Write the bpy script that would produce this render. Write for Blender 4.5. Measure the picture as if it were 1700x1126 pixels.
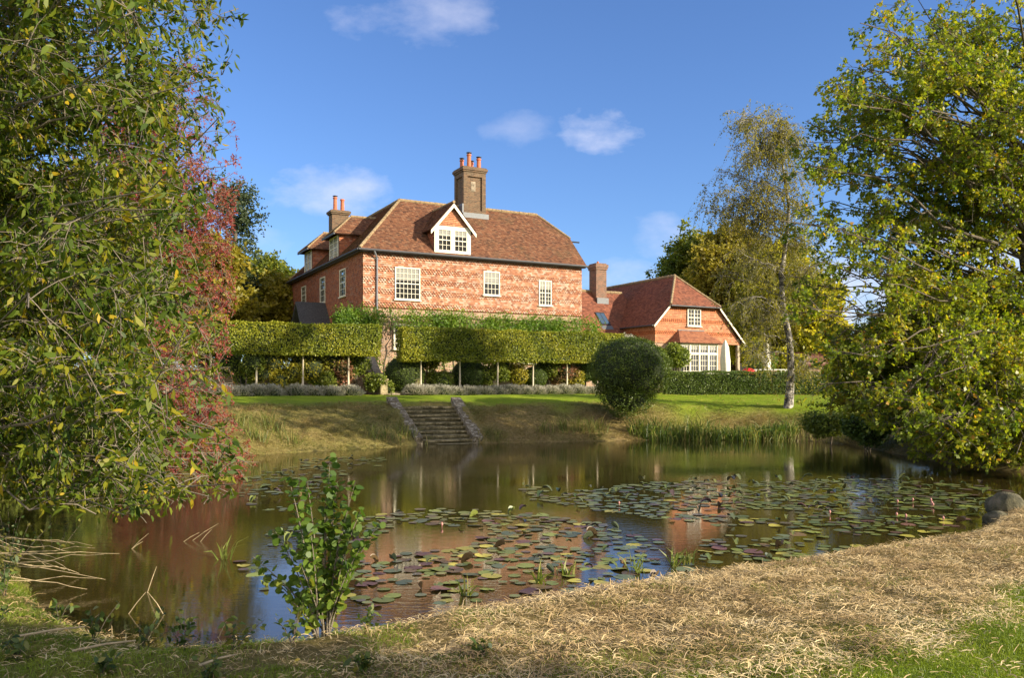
import bpy, math, random
import numpy as np
from math import radians as R
random.seed(7); rng = np.random.default_rng(11)
for o in list(bpy.data.objects): bpy.data.objects.remove(o)
S = bpy.context.scene
COL = S.collection

# ------------------------------------------------------------------ camera
F = 1390.0; CX = 850.0; H = 640.0; EYE = 2.2        # photo calibration (1700 px wide)
cd = bpy.data.cameras.new('camera'); cam = bpy.data.objects.new('camera', cd); COL.objects.link(cam)
cam.location = (0, 0, EYE); cam.rotation_euler = (R(90), 0, 0)
cd.sensor_width = 36; cd.lens = F/1700*36; cd.shift_y = (H-563)/1700; cd.clip_end = 3000; cd.clip_start = .05
S.camera = cam
S.render.resolution_x = 1024; S.render.resolution_y = 679
# ------------------------------------------------------------------ light
SUN_AZ = -24.0; SUN_EL = 22.0        # azimuth measured from +X towards +Y
sd = np.array([math.cos(R(SUN_AZ))*math.cos(R(SUN_EL)), math.sin(R(SUN_AZ))*math.cos(R(SUN_EL)), math.sin(R(SUN_EL))])
sl = bpy.data.lights.new('sun', 'SUN'); sl.energy = 5.0; sl.angle = R(.5); sl.color = (1, .88, .68)
so = bpy.data.objects.new('sun', sl); COL.objects.link(so)
import mathutils
so.rotation_euler = mathutils.Vector(sd.tolist()).to_track_quat('Z', 'Y').to_euler()
so.location = (30, -20, 40)
S.view_settings.view_transform = 'Standard'; S.view_settings.look = 'None'
S.view_settings.exposure = 1.08; S.view_settings.gamma = 1
W = bpy.data.worlds.new('World'); S.world = W; W.use_nodes = True
nt = W.node_tree; nt.nodes.clear()
def N(tree, kind, **kw):
    n = tree.nodes.new(kind)
    for k, v in kw.items(): setattr(n, k, v)
    return n
def M_(tree, op, a, b=None, c=None, clamp=False):
    n = tree.nodes.new('ShaderNodeMath'); n.operation = op; n.use_clamp = clamp
    for i, v in enumerate((a, b, c)):
        if v is None: continue
        if isinstance(v, (int, float)): n.inputs[i].default_value = v
        else: tree.links.new(v, n.inputs[i])
    return n.outputs[0]
sky = N(nt, 'ShaderNodeTexSky', sky_type='NISHITA', sun_disc=False, sun_elevation=R(SUN_EL),
        sun_rotation=R(90-SUN_AZ), altitude=0, air_density=1.0, dust_density=.4, ozone_density=2.6)
bg = N(nt, 'ShaderNodeBackground'); bg.inputs[1].default_value = .085
wo = N(nt, 'ShaderNodeOutputWorld')
tc = N(nt, 'ShaderNodeTexCoord'); sp = N(nt, 'ShaderNodeSeparateXYZ'); nt.links.new(tc.outputs['Generated'], sp.inputs[0])
yc = M_(nt, 'MAXIMUM', sp.outputs[1], .02)
u_ = M_(nt, 'DIVIDE', sp.outputs[0], yc); v_ = M_(nt, 'DIVIDE', sp.outputs[2], yc)
cb = N(nt, 'ShaderNodeCombineXYZ'); nt.links.new(u_, cb.inputs[0]); nt.links.new(M_(nt, 'MULTIPLY', v_, 1.7), cb.inputs[1])
nz = N(nt, 'ShaderNodeTexNoise'); nz.inputs['Scale'].default_value = 9; nz.inputs['Detail'].default_value = 7; nz.inputs['Roughness'].default_value = .58
nt.links.new(cb.outputs[0], nz.inputs['Vector'])
nzb = M_(nt, 'SUBTRACT', nz.outputs[0], .5)
tot = None
for (cx, cy, ax, ay, st) in [(690, 15, 150, 75, .5), (535, 320, 120, 52, .75), (990, 217, 85, 42, .9), (865, 215, 75, 42, .35),
                             (1110, 395, 62, 42, .5), (1030, 470, 110, 42, .6), (1440, 500, 200, 120, 1.25), (440, 400, 60, 30, .3), (1600, 450, 260, 100, 1.1), (150, 480, 260, 70, 1.0)]:
    du = M_(nt, 'DIVIDE', M_(nt, 'SUBTRACT', u_, (cx-CX)/F), ax/F); dv = M_(nt, 'DIVIDE', M_(nt, 'SUBTRACT', v_, (H-cy)/F), ay/F)
    r2 = M_(nt, 'ADD', M_(nt, 'MULTIPLY', du, du), M_(nt, 'MULTIPLY', dv, dv))
    m = M_(nt, 'ADD', M_(nt, 'SUBTRACT', .55, M_(nt, 'MULTIPLY', r2, .75)), M_(nt, 'MULTIPLY', nzb, 3.4))
    m = M_(nt, 'MULTIPLY', m, st, clamp=True)
    tot = m if tot is None else M_(nt, 'MAXIMUM', tot, m)
fr = M_(nt, 'MULTIPLY', M_(nt, 'GREATER_THAN', sp.outputs[1], .03), M_(nt, 'MULTIPLY', tot, .62, clamp=True))
mx = N(nt, 'ShaderNodeMix', data_type='RGBA'); nt.links.new(fr, mx.inputs['Factor'])
tint = N(nt, 'ShaderNodeMix', data_type='RGBA', blend_type='MULTIPLY'); tint.inputs['Factor'].default_value = 1
nt.links.new(sky.outputs[0], tint.inputs['A']); tint.inputs['B'].default_value = (.66, .83, 1.14, 1)
nt.links.new(tint.outputs['Result'], mx.inputs['A']); mx.inputs['B'].default_value = (6.0, 5.9, 6.7, 1)
# unseen broken cloud added behind the camera as warm fill light
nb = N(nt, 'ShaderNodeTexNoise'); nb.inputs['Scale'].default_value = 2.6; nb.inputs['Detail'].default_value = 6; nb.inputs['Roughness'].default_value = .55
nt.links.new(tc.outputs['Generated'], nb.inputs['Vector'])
fill_cov = M_(nt, 'MULTIPLY', M_(nt, 'SUBTRACT', nb.outputs[0], .40), 7.0, clamp=True)
fill_cov = M_(nt, 'MULTIPLY', fill_cov, M_(nt, 'MULTIPLY', M_(nt, 'SUBTRACT', -.05, sp.outputs[1]), 4.0, clamp=True))
mx2 = N(nt, 'ShaderNodeMix', data_type='RGBA'); nt.links.new(fill_cov, mx2.inputs['Factor']); nt.links.new(mx.outputs['Result'], mx2.inputs['A']); mx2.inputs['B'].default_value = (9.2, 8.6, 8.0, 1)
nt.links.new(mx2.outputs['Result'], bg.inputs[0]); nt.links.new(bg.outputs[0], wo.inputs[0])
S.cycles.max_bounces = 6; S.cycles.transparent_max_bounces = 8

# ------------------------------------------------------------------ materials
def lin(c):
    return tuple(((v/255)/12.92 if v/255 <= .04045 else ((v/255+.055)/1.055)**2.4) for v in c)
def newmat(name):
    m = bpy.data.materials.new(name); m.use_nodes = True; t = m.node_tree
    return m, t, t.nodes['Principled BSDF'], t.nodes['Material Output']
def ramp(t, fac, cols, const=False):
    r = t.nodes.new('ShaderNodeValToRGB'); cr = r.color_ramp
    if const: cr.interpolation = 'CONSTANT'
    n = len(cols)
    while len(cr.elements) < n: cr.elements.new(.5)
    for i, c in enumerate(cols):
        if len(c) == 2: p, c = c
        else: p = i/(n-1)
        cr.elements[i].position = p; cr.elements[i].color = (*c, 1)
    t.links.new(fac, r.inputs[0]); return r.outputs[0]
def noise(t, scale, detail=4, rough=.6, coord='Object', vec=None, dist=0):
    n = t.nodes.new('ShaderNodeTexNoise'); n.inputs['Scale'].default_value = scale
    n.inputs['Detail'].default_value = detail; n.inputs['Roughness'].default_value = rough; n.inputs['Distortion'].default_value = dist
    if vec is None:
        c = t.nodes.new('ShaderNodeTexCoord'); vec = c.outputs[coord]
    t.links.new(vec, n.inputs['Vector']); return n.outputs[0]
def mix(t, f, a, b, mode='MIX'):
    n = t.nodes.new('ShaderNodeMix'); n.data_type = 'RGBA'; n.blend_type = mode
    for s, v in (('Factor', f), ('A', a), ('B', b)):
        if isinstance(v, (int, float)): n.inputs[s].default_value = v
        elif isinstance(v, tuple): n.inputs[s].default_value = (*v[:3], 1)
        else: t.links.new(v, n.inputs[s])
    return n.outputs['Result']
def bump(t, h, b, dist=.02, strength=1):
    n = t.nodes.new('ShaderNodeBump'); n.inputs['Distance'].default_value = dist; n.inputs['Strength'].default_value = strength
    t.links.new(h, n.inputs['Height']); t.links.new(n.outputs[0], b.inputs['Normal']); return n
def plain(name, c, rough=.6, var=.25, scale=6, bmp=0, metal=0):
    m, t, b, o = newmat(name)
    n = noise(t, scale, 5)
    col = ramp(t, n, [(.3, tuple(v*(1-var) for v in c)), (.7, tuple(min(1, v*(1+var)) for v in c))])
    t.links.new(col, b.inputs['Base Color']); b.inputs['Roughness'].default_value = rough; b.inputs['Metallic'].default_value = metal
    if bmp: bump(t, noise(t, scale*4, 6), b, bmp)
    return m
def attr(t, name='rnd'):
    a = t.nodes.new('ShaderNodeAttribute'); a.attribute_name = name; return a.outputs['Fac']
def leafmat(name, cols, trans=.4, rough=.5, spec=.4, tboost=1.5):
    m, t, b, o = newmat(name)
    col = ramp(t, attr(t), cols)
    t.links.new(col, b.inputs['Base Color']); b.inputs['Roughness'].default_value = rough; b.inputs['Specular IOR Level'].default_value = spec
    tr = t.nodes.new('ShaderNodeBsdfTranslucent')
    t.links.new(mix(t, 1.0, col, (tboost, tboost*1.0, tboost*.55), 'MULTIPLY'), tr.inputs[0])
    ms = t.nodes.new('ShaderNodeMixShader'); ms.inputs[0].default_value = trans
    t.links.new(b.outputs[0], ms.inputs[1]); t.links.new(tr.outputs[0], ms.inputs[2]); t.links.new(ms.outputs[0], o.inputs[0])
    return m
def tilemat(name, cols, lichen=None, lich_amt=.5, moss=None, scale=.7, lo=.52):
    m, t, b, o = newmat(name)
    col = ramp(t, attr(t), cols)
    if lichen:
        mpp = t.nodes.new('ShaderNodeMapping'); mpp.inputs['Scale'].default_value = (1.6, 1.6, 4.0); tcc = t.nodes.new('ShaderNodeTexCoord'); t.links.new(tcc.outputs['Object'], mpp.inputs[0])
        n = noise(t, scale, 6, .75, vec=mpp.outputs[0]); n2 = attr(t, 'rnd2')
        f = M_(t, 'MULTIPLY', M_(t, 'SUBTRACT', M_(t, 'ADD', n, M_(t, 'MULTIPLY', n2, .55)), lo), 7*lich_amt, clamp=True)
        col = mix(t, f, col, lichen)
    if moss:
        n = noise(t, .45, 6, .65); f = M_(t, 'MULTIPLY', M_(t, 'SUBTRACT', n, .52), 3.0, clamp=True)
        col = mix(t, f, col, moss)
    fine = noise(t, 14, 3, .7)
    col = mix(t, .35, col, ramp(t, fine, [(.3, (.45, .45, .45)), (.7, (1.5, 1.5, 1.5))]), 'MULTIPLY')
    t.links.new(col, b.inputs['Base Color']); b.inputs['Roughness'].default_value = .85
    return m
def brickmat(name, c1, c2, mortar, w=.23, h=.075, mo=.012, patch=None):
    m, t, b, o = newmat(name)
    uv = t.nodes.new('ShaderNodeUVMap')
    n = t.nodes.new('ShaderNodeTexBrick'); t.links.new(uv.outputs[0], n.inputs['Vector'])
    n.inputs['Scale'].default_value = 1; n.inputs['Brick Width'].default_value = w; n.inputs['Row Height'].default_value = h
    n.inputs['Mortar Size'].default_value = mo; n.inputs['Color1'].default_value = (*c1, 1); n.inputs['Color2'].default_value = (*c2, 1); n.inputs['Mortar'].default_value = (*mortar, 1)
    n.inputs['Bias'].default_value = 0
    col = n.outputs[0]
    if patch:
        f = M_(t, 'MULTIPLY', M_(t, 'SUBTRACT', noise(t, 2.2, 6, .7), .5), 6, clamp=True); col = mix(t, f, col, patch)
    col = mix(t, .5, col, ramp(t, noise(t, 9, 4, .7), [(.3, (.5, .5, .5)), (.7, (1.4, 1.4, 1.4))]), 'MULTIPLY')
    t.links.new(col, b.inputs['Base Color']); b.inputs['Roughness'].default_value = .9
    bump(t, M_(t, 'MULTIPLY', n.outputs['Fac'], -1.0), b, .012)
    return m

m_cream = plain('cream_paint', (.66, .61, .47), .5, .05)
m_lead = plain('lead', (.10, .11, .12), .5, .2, 8)
m_gutter = plain('gutter_paint', (.05, .05, .055), .5, .2)
m_pipe = plain('pipe_paint', (.16, .17, .19), .45, .15)
m_terra = plain('terracotta', (.42, .13, .06), .75, .3, 9)
m_dark = plain('dark_metal', (.02, .02, .02), .5)
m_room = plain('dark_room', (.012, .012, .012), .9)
m_blind = plain('blind_cloth', (.36, .35, .31), .9, .05)
m_hanging = tilemat('hung_tiles', [(.20, .08, .045), (.31, .12, .058), (.38, .155, .075), (.40, .18, .09), (.27, .10, .05), (.40, .22, .13), (.40, .29, .20)], (.43, .34, .26), .5, None, .9, .82)
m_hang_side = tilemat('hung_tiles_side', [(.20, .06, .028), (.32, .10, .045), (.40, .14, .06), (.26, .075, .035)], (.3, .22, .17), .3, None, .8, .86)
m_hang_new = tilemat('hung_tiles_new', [(.28, .11, .055), (.40, .17, .08), (.35, .145, .065), (.46, .23, .12)], None, 0, None)
m_hang_band = tilemat('hung_tiles_band', [(.36, .11, .04), (.45, .15, .05), (.30, .09, .035)], None, 0, None)
m_roof = tilemat('roof_tiles', [(.07, .030, .016), (.15, .058, .026), (.20, .082, .038), (.11, .042, .020), (.25, .115, .055), (.17, .068, .030)], (.28, .24, .16), .14, (.10, .07, .03), 3.5, .88)
m_roof_new = tilemat('roof_tiles_newer', [(.13, .045, .026), (.22, .075, .038), (.29, .105, .055), (.17, .055, .032)], None, 0, (.12, .065, .04))
m_bayroof = tilemat('bay_roof_tiles', [(.20, .075, .04), (.30, .12, .06), (.36, .15, .075), (.25, .095, .05)])
m_ridge = plain('ridge_tiles', (.24, .17, .09), .95, .45, 7, .02)
m_under = plain('tile_underlay', (.07, .03, .02), .95)
m_back = plain('tile_backing', (.16, .06, .03), .95)
m_slate = plain('slate', (.055, .052, .05), .6, .7, 14, .02)
m_chim = brickmat('chimney_brick', (.19, .10, .05), (.08, .045, .028), (.17, .13, .08), patch=(.15, .11, .065))
m_chim_red = brickmat('chimney_brick_red', (.26, .11, .06), (.10, .06, .04), (.26, .2, .15))
m_brick = brickmat('wall_brick', (.42, .22, .13), (.30, .16, .10), (.42, .36, .27), patch=(.42, .34, .26))
m_stone = plain('garden_stone', (.26, .21, .15), .95, .5, 4, .04)
m_stepstone = None
m_bark = plain('bark', (.10, .08, .055), .95, .45, 7, .03)
m_bark_grey = plain('grey_bark', (.17, .14, .10), .9, .3, 9, .02)
m_stake = plain('stake_wood', (.50, .43, .31), .85, .2, 12)
m_timber = plain('timber', (.35, .28, .2), .8, .25, 10)
m_canvas = plain('canvas', (.62, .57, .47), .9, .08, 4, .01)
m_red = plain('red_enamel', (.55, .02, .02), .25, .1)
m_white = plain('white_cloth', (.75, .75, .72), .7, .05)
m_glass, t, b, o = newmat('window_glass')
g = t.nodes.new('ShaderNodeBsdfGlossy'); g.inputs['Roughness'].default_value = .03; tr = t.nodes.new('ShaderNodeBsdfTransparent')
fz = t.nodes.new('ShaderNodeFresnel'); fz.inputs[0].default_value = 1.5; ms = t.nodes.new('ShaderNodeMixShader')
t.links.new(M_(t, 'MULTIPLY', fz.outputs[0], .4), ms.inputs[0]); t.links.new(tr.outputs[0], ms.inputs[1]); t.links.new(g.outputs[0], ms.inputs[2]); t.links.new(ms.outputs[0], o.inputs[0])

# ------------------------------------------------------------------ mesh helpers
def tag(o, label=None, cat=None, group=None, kind=None):
    if label: o['label'] = label
    if cat: o['category'] = cat
    if group: o['group'] = group
    if kind: o['kind'] = kind
    return o
def empty(name, loc=(0, 0, 0), rz=0, **k):
    o = bpy.data.objects.new(name, None); COL.objects.link(o); o.location = loc; o.rotation_euler = (0, 0, rz); o.empty_display_size = .2
    return tag(o, **k)
class MB:
    def __init__(s): s.v = []; s.f = []
    def add(s, vs, fs):
        n = len(s.v); s.v += [tuple(float(c) for c in p) for p in vs]; s.f += [tuple(i+n for i in f) for f in fs]; return s
    def box(s, a, b):
        x0, y0, z0 = a; x1, y1, z1 = b
        return s.add([(x0, y0, z0), (x1, y0, z0), (x1, y1, z0), (x0, y1, z0), (x0, y0, z1), (x1, y0, z1), (x1, y1, z1), (x0, y1, z1)],
                     [(0, 3, 2, 1), (4, 5, 6, 7), (0, 1, 5, 4), (1, 2, 6, 5), (2, 3, 7, 6), (3, 0, 4, 7)])
    def slab(s, pts, th, up=None):
        p = [np.array(q, float) for q in pts]; n = np.cross(p[1]-p[0], p[2]-p[0]); n /= np.linalg.norm(n)
        if up is not None and np.dot(n, up) < 0: p = p[::-1]; n = -n
        k = len(p); lo = [q-n*th for q in p]
        return s.add(p+lo, [tuple(range(k)), tuple(range(2*k-1, k-1, -1))]+[(i, i+k, (i+1) % k+k, (i+1) % k) for i in range(k)])
    def tube(s, pts, rad, n=6, cap=True):
        pts = [np.array(p, float) for p in pts]; m = len(pts)
        if not hasattr(rad, '__len__'): rad = [rad]*m
        base = len(s.v); vs = []; fs = []
        for i, p in enumerate(pts):
            d = pts[min(i+1, m-1)]-pts[max(i-1, 0)]; d = d/(np.linalg.norm(d)+1e-9)
            a = np.cross(d, (0, 0, 1.0) if abs(d[2]) < .95 else (1.0, 0, 0)); a /= np.linalg.norm(a); c = np.cross(d, a)
            for k in range(n):
                w = 2*math.pi*k/n; vs.append(p+rad[i]*(a*math.cos(w)+c*math.sin(w)))
        for i in range(m-1):
            for k in range(n): fs.append((i*n+k, i*n+(k+1) % n, (i+1)*n+(k+1) % n, (i+1)*n+k))
        if cap: fs += [tuple(range(n)), tuple(range((m-1)*n+n-1, (m-1)*n-1, -1))]
        return s.add(vs, fs)
    def lathe(s, c, prof, n=16):
        vs = []; fs = []
        for r, z in prof:
            for k in range(n): w = 2*math.pi*k/n; vs.append((c[0]+r*math.cos(w), c[1]+r*math.sin(w), c[2]+z))
        for i in range(len(prof)-1):
            for k in range(n): fs.append((i*n+k, i*n+(k+1) % n, (i+1)*n+(k+1) % n, (i+1)*n+k))
        fs += [tuple(range(n-1, -1, -1)), tuple(range((len(prof)-1)*n, len(prof)*n))]
        return s.add(vs, fs)
    def build(s, name, mat, parent=None, smooth=False, **k):
        me = bpy.data.meshes.new(name); me.from_pydata(s.v, [], s.f); me.update()
        uv = me.uv_layers.new(name='UVMap')
        for p in me.polygons:
            n = p.normal
            if abs(n.z) > .95: a = mathutils.Vector((1, 0, 0)); c = mathutils.Vector((0, 1, 0))
            else: a = mathutils.Vector((0, 0, 1)).cross(n).normalized(); c = n.cross(a)
            for li in p.loop_indices:
                q = me.vertices[me.loops[li].vertex_index].co; uv.data[li].uv = (q.dot(a), q.dot(c))
            p.use_smooth = smooth
        me.materials.append(mat)
        o = bpy.data.objects.new(name, me); COL.objects.link(o); o.parent = parent
        return tag(o, **k)
def fast(name, V, Fc, mat, parent=None, rnd=None, rnd2=None, smooth=False, **k):
    V = np.asarray(V, np.float32); Fc = np.asarray(Fc, np.int32); nf, kk = Fc.shape
    me = bpy.data.meshes.new(name)
    me.vertices.add(len(V)); me.vertices.foreach_set('co', V.ravel())
    me.loops.add(nf*kk); me.loops.foreach_set('vertex_index', Fc.ravel())
    me.polygons.add(nf); me.polygons.foreach_set('loop_start', np.arange(0, nf*kk, kk, dtype=np.int32))
    me.polygons.foreach_set('loop_total', np.full(nf, kk, np.int32))
    if smooth: me.polygons.foreach_set('use_smooth', np.ones(nf, bool))
    me.update(calc_edges=True); me.validate()
    for nm, a in (('rnd', rnd), ('rnd2', rnd2)):
        if a is not None:
            at = me.attributes.new(nm, 'FLOAT', 'FACE'); at.data.foreach_set('value', np.asarray(a, np.float32))
    me.materials.append(mat)
    o = bpy.data.objects.new(name, me); COL.objects.link(o); o.parent = parent
    return tag(o, **k)
def copy_tree(o, parent=None):
    c = o.copy(); COL.objects.link(c); c.parent = parent
    for ch in [x for x in bpy.data.objects if x.parent == o]: copy_tree(ch, c)
    return c
def unit(a): return a/(np.linalg.norm(a, axis=-1, keepdims=True)+1e-9)
TPL = {  # (along, across, up)
 'rhomb': [(0, 0, 0), (.45, .5, .06), (1, 0, -.08), (.45, -.5, .06)],
 'leaf': [(0, 0, 0), (.22, .36, .05), (.6, .42, .03), (1, 0, -.22), (.6, -.42, .03), (.22, -.36, .05)],
 'round': [(0, 0, 0), (.1, .42, .05), (.5, .56, .06), (.85, .36, .0), (1, 0, -.1), (.85, -.36, 0), (.5, -.56, .06), (.1, -.42, .05)],
 'oak': [(0, 0, 0), (.35, .22, .03), (.5, .5, .05), (.68, .3, 0), (1, .12, -.06), (.95, -.15, -.06), (.68, -.32, 0), (.48, -.5, .05), (.33, -.2, .03)],
}
def leaves(P, D, L, Wd, shape='rhomb', flat=None, up=None):
    """leaf polygons at P, pointing along D; flat biases their faces toward the given normals"""
    n = len(P); D = unit(D)
    nn = rng.normal(size=(n, 3))
    if flat is not None: nn = nn*(1-flat)+np.asarray(up)*flat*1.6
    side = unit(np.cross(D, nn)); nrm = np.cross(side, D)
    T = np.array(TPL[shape]); k = len(T)
    L = np.broadcast_to(L, (n,)); Wd = np.broadcast_to(Wd, (n,))
    V = P[:, None]+D[:, None]*(T[None, :, 0:1]*L[:, None, None])+side[:, None]*(T[None, :, 1:2]*Wd[:, None, None])+nrm[:, None]*(T[None, :, 2:3]*L[:, None, None])
    return V.reshape(-1, 3), np.arange(n*k).reshape(n, k)
def blades(P, D, L, Wd, droop=.35, seg=2):
    """grass blades: base P, direction D, bending over; two quads each"""
    n = len(P); D = unit(D); L = np.broadcast_to(L, (n,))[:, None]; Wd = np.broadcast_to(Wd, (n,))[:, None]
    side = unit(np.cross(D, rng.normal(size=(n, 3)))); hd = D*[1, 1, 0]+rng.normal(size=(n, 3))*[.15, .15, 0]
    p1 = P+D*L*.55; p2 = P+D*L+hd*L*droop*.9-np.array([0, 0, 1.])*L*droop*rng.uniform(.2, 1, (n, 1))
    V = np.stack([P-side*Wd*.5, P+side*Wd*.5, p1+side*Wd*.4, p1-side*Wd*.4, p2+side*Wd*.06, p2-side*Wd*.06], 1)
    b = np.arange(n)[:, None]*6
    Fc = np.concatenate([b+[0, 1, 2, 3], b+[3, 2, 4, 5]], 0)
    return V.reshape(-1, 3), Fc

# ------------------------------------------------------------------ photo <-> world helpers
def smooth(a, b, x): q = np.clip((x-a)/(b-a), 0, 1); return q*q*(3-2*q)
def water(px, py): d = EYE*F/(py-H); return ((px-CX)/F*d, d)
def at(px, Y): return (px-CX)/F*Y
def zat(py, Y): return (H-py)*Y/F+EYE
HC = np.array([-8.2, 46.0]); HU = np.array([.8853, .4650]); HV = np.array([-.4650, .8853]); HROT = math.atan2(.4650, .8853)
def tb(px, b):                        # coordinate along the house front for an image column, b metres behind the front
    r = (px-CX)/F; X, Y = HC+HV*b; return (r*Y-X)/(HU[0]-HU[1]*r)
def hw(t_, b, z=0): p = HC+HU*t_+HV*b; return np.array([p[0], p[1], z])
def vnoise(x, y, s, seed=0):          # cheap smooth value noise
    x = np.asarray(x)/s; y = np.asarray(y)/s; xi = np.floor(x); yi = np.floor(y); fx = x-xi; fy = y-yi
    def h(a, b): q = np.sin(a*127.1+b*311.7+seed*74.7)*43758.5453; return q-np.floor(q)
    fx = fx*fx*(3-2*fx); fy = fy*fy*(3-2*fy)
    return (h(xi, yi)*(1-fx)+h(xi+1, yi)*fx)*(1-fy)+(h(xi, yi+1)*(1-fx)+h(xi+1, yi+1)*fx)*fy

# ------------------------------------------------------------------ the pond outline
pond = [(-4.2, 7.6), (-3.3, 7.0), (-2.5, 6.7), (-1.6, 7.0), (-.9, 7.55), (.1, 8.3), (1.0, 8.75), (2.4, 9.35), (4.1, 10.4), (6.2, 11.6), (7.4, 12.8),
        (8.3, 14.2), (12, 14.6), (17, 15.5), (18.5, 18), (16, 19.8), (13.3, 20.6), (12.2, 22.6), (12.3, 27), (12.6, 31), (11.1, 34.2), (8.6, 34.5), (4.8, 33.3), (1.2, 32.2),
        (-1.5, 31.4), (-3.1, 31.0), (-5.2, 28.8), (-7.0, 27.6), (-8.4, 26.0), (-10.2, 23), (-11, 18), (-8.7, 14.2), (-6.6, 11.2), (-5.5, 9.4)]
def chaikin(p, n=2):
    p = np.array(p, float)
    for _ in range(n):
        q = np.roll(p, -1, 0); p = np.stack([p*.75+q*.25, p*.25+q*.75], 1).reshape(-1, 2)
    return p
PP = chaikin(pond)
def sdf(x, y):
    x = np.asarray(x, float).ravel(); y = np.asarray(y, float).ravel(); d = np.full(x.shape, 1e9); ins = np.zeros(x.shape, bool)
    for a, b in zip(PP, np.roll(PP, -1, 0)):
        e = b-a; tt = np.clip(((x-a[0])*e[0]+(y-a[1])*e[1])/(e@e), 0, 1)
        d = np.minimum(d, np.hypot(x-a[0]-tt*e[0], y-a[1]-tt*e[1]))
        c = (a[1] > y) != (b[1] > y)
        if abs(b[1]-a[1]) > 1e-9: ins ^= c & (x < (b[0]-a[0])*(y-a[1])/(b[1]-a[1])+a[0])
    return np.where(ins, -d, d)
st_top = np.array([at(706, 34.9), 34.9]); st_bot = np.array([at(747, 31.3), 31.3]); sdv = st_top-st_bot; sL = np.linalg.norm(sdv)
def lawnmask(x, y, s):                # 1 = mown lawn, 0 = rough bank
    x = np.asarray(x); far = smooth(18, 24, y)
    lf = smooth(2.0, 4.6, s+(vnoise(x, y, 1.1, 5)-.5)*1.6-1.2*(x < -2)*1.0+1.4*smooth(5, 8, x))
    edge = np.maximum(4.86+.935*(x-1.92), 4.6)   # near lawn: lower right corner and along the bottom
    ln = smooth(-.35, .45, edge-y-0.0+(vnoise(x, y, .8, 6)-.5)*.9)
    return lf*far+ln*(1-far)
def ground(x, y, fine=True):
    x = np.asarray(x, float); shp = x.shape; x = x.ravel(); y = np.asarray(y, float).ravel(); s = sdf(x, y)
    s = s+(vnoise(x, y, .7, 1)-.5)*.22*np.exp(-np.abs(s))
    w = smooth(14, 26, y)
    sp_ = np.maximum(s, 0)
    zn = .20*(1-np.exp(-sp_/.22))+.34*smooth(0, 6, sp_)
    zf = np.where(sp_ < 3, .46*sp_, 1.38)+.34*smooth(2.6, 8, sp_)-.08*smooth(2, 3, sp_)*(1-smooth(3, 4.2, sp_))
    z = zn*(1-w)+zf*w
    tl = (x-HC[0])*HU[0]+(y-HC[1])*HU[1]; bl = (x-HC[0])*HV[0]+(y-HC[1])*HV[1]
    z = z+1.15*smooth(-3.3, -3.05, bl)*smooth(-30, -26, tl)*(1-smooth(15.0, 17, tl))
    z = np.where(s < 0, -np.minimum(.9, -s*.6), z)
    if fine: z = z+np.where(s > .05, (vnoise(x, y, .28, 22)-.5)*.055*np.minimum(1, sp_*3)*(1-w)*(1-lawnmask(x, y, s))+(vnoise(x, y, .5, 2)-.5)*.05*np.minimum(1, sp_)+(vnoise(x, y, 2.3, 3)-.5)*.08*np.minimum(1, sp_)*(1-.6*smooth(30, 40, y)), 0)
    z = z+smooth(60, 300, y)*4
    uu = (x-st_bot[0])*sdv[0]/sL+(y-st_bot[1])*sdv[1]/sL; vv = (x-st_bot[0])*sdv[1]/sL-(y-st_bot[1])*sdv[0]/sL
    z = z-.55*(1-smooth(1.1, 1.3, np.abs(vv)))*smooth(-.3, 0, uu)*(1-smooth(sL-.1, sL+.1, uu))
    return z.reshape(shp)
def G(x, y): return float(ground(np.array([x]), np.array([y]))[0])
def axis(segs):
    out = []
    for a, b, st in segs: out.append(np.arange(a, b, st))
    return np.concatenate(out)
gx = np.concatenate([-np.geomspace(13, 700, 40)[::-1], axis([(-12.9, 13.5, .13)]), np.geomspace(13.6, 700, 42)])
gy = np.concatenate([[-300, -150, -70, -35, -18, -9, -5, -2, 0, 1.5, 3], axis([(4, 9, .07), (9, 16, .12), (16, 37, .2), (37, 48, .3)]), np.geomspace(48.5, 900, 60)])
GX, GY = np.meshgrid(gx, gy); GZ = ground(GX, GY)
nx, ny = len(gx), len(gy); idx = np.arange(nx*ny).reshape(ny, nx)
Fq = np.stack([idx[:-1, :-1], idx[:-1, 1:], idx[1:, 1:], idx[1:, :-1]], -1).reshape(-1, 4)
# ground material: mask attribute on points
m_ground, t, b, o = newmat('ground')
ml = attr(t, 'lawn'); mg = attr(t, 'green')
lw = ramp(t, noise(t, .8, 8, .7), [(.3, (.13, .19, .012)), (.5, (.19, .26, .016)), (.7, (.26, .30, .028))])
lw = mix(t, .6, lw, ramp(t, noise(t, 30, 3, .8), [(.3, (.5, .5, .5)), (.7, (1.35, 1.35, 1.2))]), 'MULTIPLY')
sx = ramp(t, noise(t, 9, 7, .75), [(.3, (.07, .045, .02)), (.5, (.22, .15, .07)), (.7, (.40, .29, .15))])
gr = ramp(t, noise(t, 12, 6, .75), [(.3, (.04, .05, .01)), (.5, (.15, .15, .03)), (.7, (.27, .24, .07))])
rough_ = mix(t, M_(t, 'MULTIPLY', M_(t, 'ADD', mg, M_(t, 'SUBTRACT', noise(t, 1.3, 5, .7), .5)), 1.0, clamp=True), sx, gr)
t.links.new(mix(t, ml, rough_, lw), b.inputs['Base Color']); b.inputs['Roughness'].default_value = .95; b.inputs['Specular IOR Level'].default_value = .1
bump(t, noise(t, 16, 6, .8), b, .05)
gobj = fast('ground', np.stack([GX, GY, GZ], -1).reshape(-1, 3), Fq, m_ground, smooth=True, kind='structure')
SD = sdf(GX, GY); xs, ys = GX.ravel(), GY.ravel()
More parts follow.
